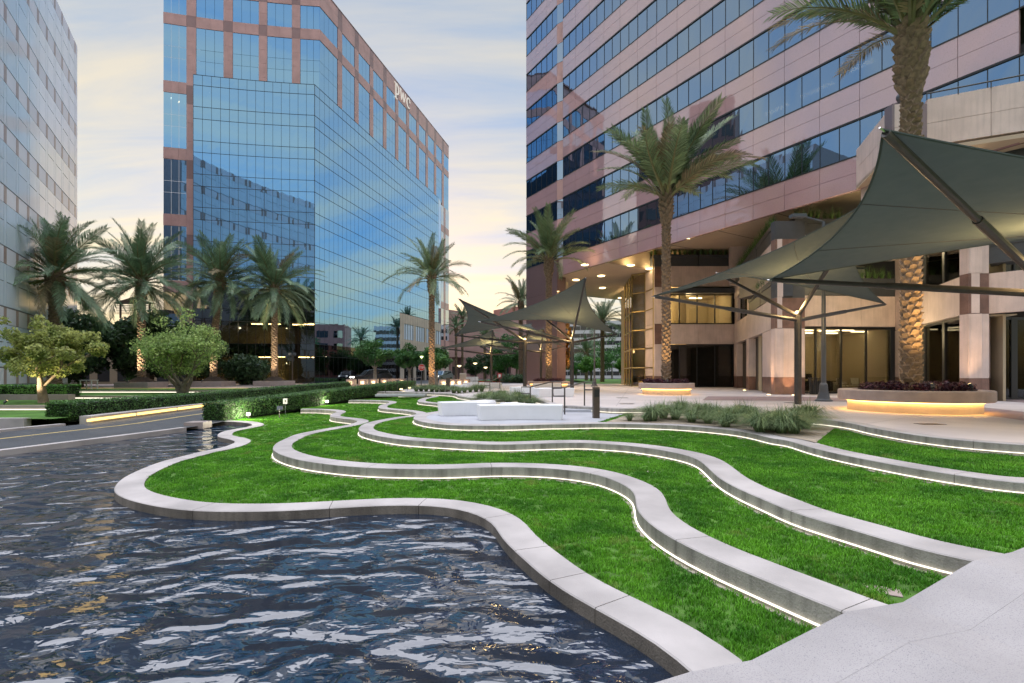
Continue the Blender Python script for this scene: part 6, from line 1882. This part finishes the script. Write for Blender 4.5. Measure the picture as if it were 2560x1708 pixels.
# ------------------------------------------------------------------ street furniture in the distance
r = empty('stop_sign', (XAT(1054,52), 52, 0), 0, 'red octagonal stop sign left of the lone palm', 'sign')
mb = MB(); mb.tube([(0,.03,0),(0,.03,3.0)], .035, 8); mb.build('pole', M['grey_steel'], r)
def octo(R_, y0, y1): return [(R_*math.cos(math.pi/8+k*math.pi/4), R_*math.sin(math.pi/8+k*math.pi/4)) for k in range(8)]
for R_, y0, nm, mm in ((.36,-.01,'rim','white_paint'),(.335,-.018,'face','stop_red')):
    pl = octo(R_,0,0); mb = MB(); mb.add([(x,y0,z+1.92) for x,z in pl]+[(x,y0+.012,z+1.92) for x,z in pl], [tuple(range(8)),tuple(range(15,7,-1))]+[(i,i+8,(i+1)%8+8,(i+1)%8) for i in range(8)]); mb.build(nm, M[mm], r)
def block_letters(txt, h, w, gap, th):
    """plain stroke capitals as bars in the XZ plane"""
    G_ = {'S':[(0,1,1,1),(0,1,0,.5),(0,.5,1,.5),(1,.5,1,0),(1,0,0,0)], 'T':[(0,1,1,1),(.5,1,.5,0)], 'O':[(0,0,0,1),(0,1,1,1),(1,1,1,0),(1,0,0,0)], 'P':[(0,0,0,1),(0,1,1,1),(1,1,1,.5),(1,.5,0,.5)]}
    out = []; x = 0
    for c in txt:
        mb = MB()
        for x0,z0,x1,z1 in G_[c]:
            a, b = min(x0,x1)*w, max(x0,x1)*w; c0, c1 = min(z0,z1)*h, max(z0,z1)*h
            mb.box(a-th/2, b+th/2, -.006, 0, c0-th/2, c1+th/2)
        out.append((mb, x)); x += w+gap
    return out, x-gap
L_, tw = block_letters('STOP', .20, .085, .055, .03)
for k, (mb, x) in enumerate(L_): mb.build('letter', M['white_paint'], r, loc=(x-tw/2, -.0185, 1.82))
mb = MB(); mb.lathe([(.05,2.9),(.16,3.05),(.17,3.10),(.02,3.12)], 12); mb.build('lamp_head', M['lamp_green'], r)
def path_lamp(x, d, z, label):
    r = empty('path_lamp', (XAT(x,d), d, 0), 0, label, 'lamp post', 'small path lamps far across the drive')
    mb = MB(); mb.tube([(0,0,0),(0,0,z)], .05, 8); mb.build('pole', M['black_metal'], r)
    mb = MB(); mb.lathe([(.06,z),(.28,z+.16),(.24,z+.22),(.02,z+.24)], 12); mb.build('lamp_head', M['lamp_glow'], r)
for x, d, z, lb in ((1148,62,2.1,'path lamp just right of the parked pale car'),(1188,66,2.5,'path lamp left of the farthest shade sail'),(1214,70,2.0,'path lamp before the pink building entrance')): path_lamp(x, d, z, lb)
r = empty('double_lamp', (XAT(731,53), 53, 0), 0, 'brown post with twin lamp heads before the dark glass corner', 'lamp post')
mb = MB(); mb.tube([(0,0,0),(0,0,3.3)], .08, 8); mb.build('pole', M['bronze_post'], r)
for s_ in (-.22,.22): mb = MB(); mb.box(s_-.12,s_+.12,-.15,.15,3.25,3.5); mb.build('lamp_head', M['grey_steel'], r)
r = empty('utility_cabinet', (XAT(1157,66), 66, 0), 0, 'beige utility cabinet beside the white barriers', 'cabinet'); mb = MB(); mb.box(-.45,.45,-.4,.4,0,1.35); bevel(mb.build('body', M['beige_stone'], r), .03); mb = MB(); mb.box(-.38,.38,-.41,-.402,.1,1.2); mb.build('door', M['soffit'], r)
for k in range(4):
    r = empty('white_barrier', (XAT(1168+8*k,66), 66, 0), 0, 'white traffic barrier block right of the utility cabinet', 'barrier', 'white barriers across the drive')
    mb = MB(); mb.prism([(-.19,-.25),(.19,-.25),(.19,.25),(-.19,.25)], 0, .8); mb.build('body', M['white_paint'], r); mb = MB(); mb.box(-.21,.21,-.27,.27,.8,.86); mb.build('cap', M['white_paint'], r)
r = empty('fire_connection', (XAT(1249,62), 62, 0), 0, 'red fire connection post before the far shrubs', 'hydrant'); mb = MB(); mb.tube([(0,0,0),(0,0,.9)], .06, 8); mb.build('pipe', M['hydrant_red'], r); mb = MB(); mb.box(-.28,.28,-.1,.1,.7,1.35); mb.build('body', M['hydrant_red'], r); mb = MB(); mb.box(-.14,.14,-.115,-.10,.85,1.2); mb.build('plate', M['white_paint'], r)
tag(strip('kerb', np.array([(-6.0,74.0),(0,74),(8.0,74.5)]), 0, .25, lambda x,y: 0, lambda x,y: .16, 'stop_red'), kind='structure')

# ------------------------------------------------------------------ parked cars
mat('car_dark', (.012,.014,.018), rough=.25, coat=.6); mat('car_pale', (.30,.33,.34), rough=.3, metal=.5, coat=.5); mat('tyre', (.012,.012,.012), rough=.8); mat('car_glass', (.01,.012,.015), rough=.05, spec=.8)
emat('headlight', (1,.95,.85), .5)
def car(loc, rz, m, label):
    r = empty('parked_car', loc, rz, label, 'car')
    # body profile along X (nose at -X), width along Y
    prof = [(-2.3,.45),(-2.32,.75),(-2.2,.98),(-1.2,1.08),(-.55,1.70),(.2,1.80),(1.7,1.78),(2.2,1.15),(2.3,.95),(2.3,.45)]
    mb = MB(); W = .93; n = len(prof); vs = []
    for y, k in ((-W,1),(-W*.97,1.0),(W*.97,1.0),(W,1)):
        for x, z in prof: vs.append((x, y*(1 if z < 1.1 else .84), z))
    fs = []
    for j in range(3):
        for i in range(n): fs.append((j*n+i, j*n+(i+1)%n, (j+1)*n+(i+1)%n, (j+1)*n+i))
    fs += [tuple(range(n-1,-1,-1)), tuple(range(3*n,4*n))]
    mb.add(vs, fs); bevel(mb.build('body', M[m], r), .06, 3)
    for s_ in (-1,1):
        y = s_*.80
        for x0, x1, x2, x3 in ((-.80,-.42,.35,.35),(.45,.45,1.20,1.20),(1.30,1.30,1.62,1.85)):
            mb = MB(); pl = [(x0,1.14),(x3,1.14),(x2,1.66),(x1,1.66)]
            mb.add([(x,y+s_*(.055 if z < 1.2 else .012),z) for x,z in pl]+[(x,y-.04*s_,z) for x,z in pl], [(0,1,2,3),(7,6,5,4),(0,4,5,1),(1,5,6,2),(2,6,7,3),(3,7,4,0)]); mb.build('side_window', M['car_glass'], r)
    mb = MB(); mb.add([(-1.18,-.70,1.12),(-1.18,.70,1.12),(-.60,.64,1.68),(-.60,-.64,1.68)], [(0,1,2,3)]); w_ = mb.build('windscreen', M['car_glass'], r, loc=(-.03,0,.02))
    for x in (-1.45,1.42):
        for s_ in (-1,1):
            wh = empty('wheel', (x, s_*.84, .37), 0, parent=r)
            mb = MB(); mb.tube([(0,-.13*s_,0),(0,.13*s_,0)], .37, 20); mb.build('tyre', M['tyre'], wh)
            mb = MB(); mb.tube([(0,.131*s_,0),(0,.14*s_,0)], .23, 14); mb.build('rim', M['chrome'], wh)
    for s_ in (-.66,.66):
        mb = MB(); mb.box(-2.35,-2.25,s_-.17,s_+.17,.78,.95); mb.build('headlight', M['headlight'], r)
    mb = MB(); mb.box(-2.345,-2.28,-.42,.42,.62,.80); mb.build('grille', M['black_metal'], r)
car((XAT(1104,82), 82, 0), 1.15, 'car_pale', 'pale parked car half hidden behind the lone palm trunk')
car((XAT(926,59), 59.5, 0), .55, 'car_dark', 'dark parked car in front of the glass block behind the ficus trunk')

# ------------------------------------------------------------------ buildings in the distance
def far_block(name, p, q, z1, wallm, winm, bays, floors, label, win=(.2,.8,.25,.8), depth=20, z0=0, gl=None):
    """facade from p to q with window openings told apart"""
    p = Vector(p); q = Vector(q); r = empty(name, ((p.x+q.x)/2,(p.y+q.y)/2,0), 0, label, 'building'); o = Vector(r.location)
    u = (q-p).normalized(); nin = Vector((-u.y,u.x))
    mb = MB(); mb.prism([(v.x-o.x, v.y-o.y) for v in (p, q, q+nin*depth, p+nin*depth)], z0, z1); mb.build('wall', M[wallm], r)
    PN = Panels(r); L = (q-p).length; fh = (z1-z0-1.2)/floors
    for i in range(bays):
        for j in range(floors):
            a, b = p+u*(L*(i+win[0])/bays), p+u*(L*(i+win[1])/bays)
            PN.quad('window', winm, a, b, z0+fh*(j+win[2]), z0+fh*(j+win[3]), .05, .03, .001, 0)
    PN.finish(); return r
mat('mirror_stone', (.20,.105,.09), rough=.5, var=.1); mat('pink_stone', (.44,.27,.255), rough=.5, var=.08, vscale=.4); mat('red_stone', (.34,.15,.125), rough=.55, var=.1, vscale=.5); mat('white_band', (.70,.70,.71), rough=.5); mat('grey_clad', (.24,.25,.28), rough=.6, var=.1); mat('dusk_window', (.05,.055,.06), rough=.1, spec=.8)
pk = far_block('pink_office_building', (-20,112), (9,150), 16.2, 'pink_stone', 'dusk_window', 7, 1, 'pink stone building beyond the plaza behind the shade sails', (.3,.6,.06,.2), 25)
o = Vector(pk.location); P_ = Vector((-20,112)); Q_ = Vector((9,150)); u_ = (Q_-P_).normalized(); n_ = Vector((u_.y,-u_.x))
for k in range(9):
    v = P_+u_*(2+k*5.0)+n_*1.2; mb = MB(); mb.box(v.x-o.x-.6, v.x-o.x+.6, v.y-o.y-.6, v.y-o.y+.6, 0, 5.2); mb.build('column', M['pink_stone'], pk)
PP = Panels(pk)
for i in range(16):
    for j in range(6): PP.quad('stone_panel', 'pink_stone', P_+u_*(i*3.0)+n_*1.9, P_+u_*(i*3.0+3)+n_*1.9, 5.2+j*1.85, 5.2+(j+1)*1.85, .3, 0, 0, .03)
PP.finish()
far_block('red_stone_block', (1,160), (14,170), 23, 'red_stone', 'dusk_window', 4, 5, 'red stone block peeking up left of the granite leg', (.2,.8,.3,.8), 12)
st = far_block('banded_building', (13,150), (39,144), 17, 'white_band', 'dusk_window', 14, 7, 'white banded building seen under the tower soffit', (.02,.98,.35,.88), 12)
far_block('grey_annex', (-62,78), (-53.5,76), 9.6, 'grey_clad', 'dusk_window', 3, 2, 'grey annex between the dark trees and the glass block', (.2,.8,.3,.7), 10)
far_block('grey_annex', (-53.2,74), (-51.3,73.6), 10.8, 'grey_clad', 'dusk_window', 1, 2, 'narrow grey stair block beside the glass block', (.3,.7,.4,.6), 8)
r = empty('pergola', (-57,75,9.7), 0, 'open slatted pergola on the roof of the grey annex', 'pergola')
for x in (-2.2,0,2.2): mb = MB(); mb.box(x-.1,x+.1,-.1,.1,0,2.2); mb.build('post', M['bronze_post'], r)
for k in range(7): mb = MB(); mb.box(-2.8,2.8,-.04,.04,.6+k*.25,.68+k*.25); mb.build('slat', M['bronze_post'], r)
mb = MB(); mb.add([(-3,-.5,2.2),(3,-.5,2.2),(.0,-.5,3.1),(-3,.5,2.2),(3,.5,2.2),(0,.5,3.1)], [(0,1,2),(5,4,3),(0,3,4,1),(1,4,5,2),(2,5,3,0)]); mb.build('roof', M['bronze_post'], r)
far_block('beige_garden_building', (-58,60), (-40,62), 4.2, 'interior_wall', 'dusk_window', 8, 1, 'low beige building under the dark trees at the left', (.2,.8,.1,.75), 6)
# tall neighbours left of the view, seen only as dark mirror images in the rose tower
for y0, y1, h, bays, lb in ((33,39.5,41,3,'lower south wing of the tower mirrored in the rose granite facade'),(39.5,48,57,4,'tallest wing of the tower mirrored in the rose granite facade'),(48,59,47,5,'north wing of the tower mirrored in the rose granite facade')):
    far_block('mirrored_tower', (-57,y0), (-57,y1), h, 'mirror_stone', 'dusk_window', bays, int(h/4), lb, (.15,.85,.30,.85), 16)
# red stone office mirrored in the lower glass
rb = far_block('red_office_building', (58,150), (92,122), 19, 'red_stone', 'pale_glass', 8, 4, 'red stone office with pale windows, seen mirrored in the glass block', (.15,.85,.2,.75), 14)

# ------------------------------------------------------------------ hanging gilded sculpture beside the leg
mat('gilt', (.50,.27,.08), rough=.3, metal=.9, rand=.2)
r = empty('hanging_sculpture', (5.9,53.0,1.5), 0, 'gilded cluster of hanging leaves beside the granite leg', 'sculpture')
random.seed(9)
mb = MB(); mb.add([(-.2,0,0),(0,-.05,-.3),(.2,0,0),(0,.05,.26)], [(0,1,2,3)]); lm = mb.mesh('leaf', [M['gilt']])
for k in range(130):
    t = random.random(); z = 5.2*(1-t**.8)
    w = .25+.75*(z/5.2)
    c = put('leaf', lm, r, None, (random.gauss(0,.35*w), random.gauss(0,.4*w), .4+z), (random.uniform(-.6,.6), random.uniform(-.6,.6), random.uniform(0,6.28)))
    s_ = random.uniform(.7,1.2); c.scale = (s_,s_,s_)
mb = MB(); mb.tube([(0,0,.4),(0,0,9.6)], .02, 6); mb.build('cable', M['brass'], r)

# ------------------------------------------------------------------ greenery beyond the plaza
tag(flat_poly('lawn', [(9,62),(60,62),(60,120),(12,120)], .008, M['lawn_flat']), kind='structure')
tag(flat_poly('lawn', [(-7,76),(12,76),(12,110),(-9,100)], .008, M['lawn_flat']), kind='structure')
BG = 'palms beyond the plaza'
def far_palm(x, yc, d, label, size=1.0, seed=0, key='c', n=30, r=.26): palm((XAT(x,d), d, 0), ZAT(yc,d), r, label, BG, key, n, size, 5, seed=seed, detail=False, head=1.2)
far_palm(1506, 800, 78, 'dark palm standing under the soffit left of the lobby', 1.15, 61)
far_palm(1572, 812, 76, 'dark palm under the soffit close to the lobby glass', 1.15, 62)
far_palm(1302, 752, 72, 'palm whose crown shows left of the granite leg', 1.1, 63)
far_palm(1466, 880, 95, 'small bushy palm far beyond the soffit', 1.0, 64, n=36)
far_palm(1140, 815, 96, 'thin palm before the pink building, nearest the glass block', .75, 65, r=.18)
far_palm(1156, 790, 100, 'taller thin palm before the pink building', .75, 66, r=.18)
far_palm(1212, 838, 92, 'thin palm behind the farthest shade sail', .75, 67, r=.18)
SG = 'trees and shrubs beyond the plaza'
for i, (x, d, cz, rx, rz, lf, lb) in enumerate(((1478,86,2.9,2.3,1.6,'bright_leaf','bright round tree far under the soffit'),(1560,84,3.0,2.2,1.7,'bright_leaf','bright round tree between the two dark palms'),
    (1440,110,3.4,3.2,2.4,'ficus_leaf','dark round tree right of the granite leg'),(1600,98,6.2,5.0,5.0,'ficus_leaf','tall leafy tree behind the lobby glass'),(1265,84,4.6,3.2,3.6,'ficus_leaf','tall shrubby tree left of the granite leg'),
    (1292,80,4.2,2.6,3.4,'ficus_leaf','leafy tree touching the granite leg'),(1236,88,3.2,2.6,2.6,'dark_leaf','dark shrub tree below the farthest sail'),(1190,92,2.8,2.4,2.2,'dark_leaf','dark shrub tree before the pink columns'),(1530,120,6.0,6,5,'ficus_leaf','distant tree mass before the banded building'))):
    tree('background_tree', (XAT(x,d), d, 0), lb, SG, cz*.5, .18, (0,0,cz,rx,rx,rz), 5000, .22 if rx > 4 else .15, lf, 'bark_grey', 70+i, depth=1, L=cz*.3, blob=rx*.42)
for i, (x, d) in enumerate(((1255,72),(1275,70),(1295,69),(1308,71))):
    V, Fc = leaf_cloud([(0,0,.6),(.8,0,.5),(-.8,.2,.55)], [.9,.7,.7], 1500, .10, 90+i, .8, .3)
    s_ = np_mesh('shrub', V, Fc, M['dark_leaf']); s_.location = (XAT(x,d), d, 0); tag(s_, 'low grey-green shrub in the bed behind the red kerb', 'shrub', 'shrubs behind the red kerb')

# ------------------------------------------------------------------ office furniture behind the second bay
mat('chair_white', (.7,.7,.68), rough=.5)
def chair(x, y, rz, label):
    r = empty('office_chair', (x,y,.02), rz, label, 'chair')
    mb = MB(); mb.box(-.24,.24,-.24,.24,.42,.48); mb.build('seat', M['chair_white'], r)
    mb = MB(); mb.box(-.23,.23,.22,.27,.55,1.0); mb.build('backrest', M['chair_white'], r, rot=(-.12,0,0))
    for s_ in (-1,1): 
        mb = MB(); mb.tube([(s_*.24,-.22,0),(s_*.24,-.20,.62),(s_*.24,.24,.62)], .018, 6); mb.build('leg', M['chrome'], r)
        mb = MB(); mb.tube([(s_*.24,.24,0),(s_*.24,.24,.9)], .018, 6); mb.build('leg', M['chrome'], r)
chair(22.0,32.9,.6,'white office chair left of the pair behind the ground-floor window'); chair(22.9,33.1,-.5,'white office chair right of the pair behind the ground-floor window')
r = empty('office_desk', (20.6,33.6,.02), 0, 'dark office desk with papers behind the ground-floor window', 'desk')
mb = MB(); mb.box(-1.3,1.3,-.4,.4,.72,.77); mb.build('top', M['interior_dark'], r); mb = MB(); mb.box(-1.25,1.25,-.36,-.32,.1,.72); mb.build('front_panel', M['interior_dark'], r)
mb = MB(); mb.box(.9,1.25,-.42,-.2,.02,.7); mb.build('drawer_unit', M['chair_white'], r)
r = empty('computer_screen', (20.1,33.6,.79), .3, 'dark computer screen on the office desk', 'screen'); mb = MB(); mb.box(-.28,.28,-.02,.02,.12,.48); mb.build('panel', M['black_metal'], r); mb = MB(); mb.box(-.03,.03,-.03,.03,0,.14); mb.build('stand', M['black_metal'], r)
r = empty('terrace_spotlight', (17.8,22.6,13.4), 0, 'round spotlight on the terrace parapet beside the tall palm', 'spotlight'); mb = MB(); mb.tube([(0,0,0),(0,0,.3)], .04, 8); mb.build('stem', M['white_paint'], r); mb = MB(); mb.tube([(0,-.25,.42),(0,.15,.5)], [.24,.20], 16); mb.build('housing', M['grey_steel'], r)
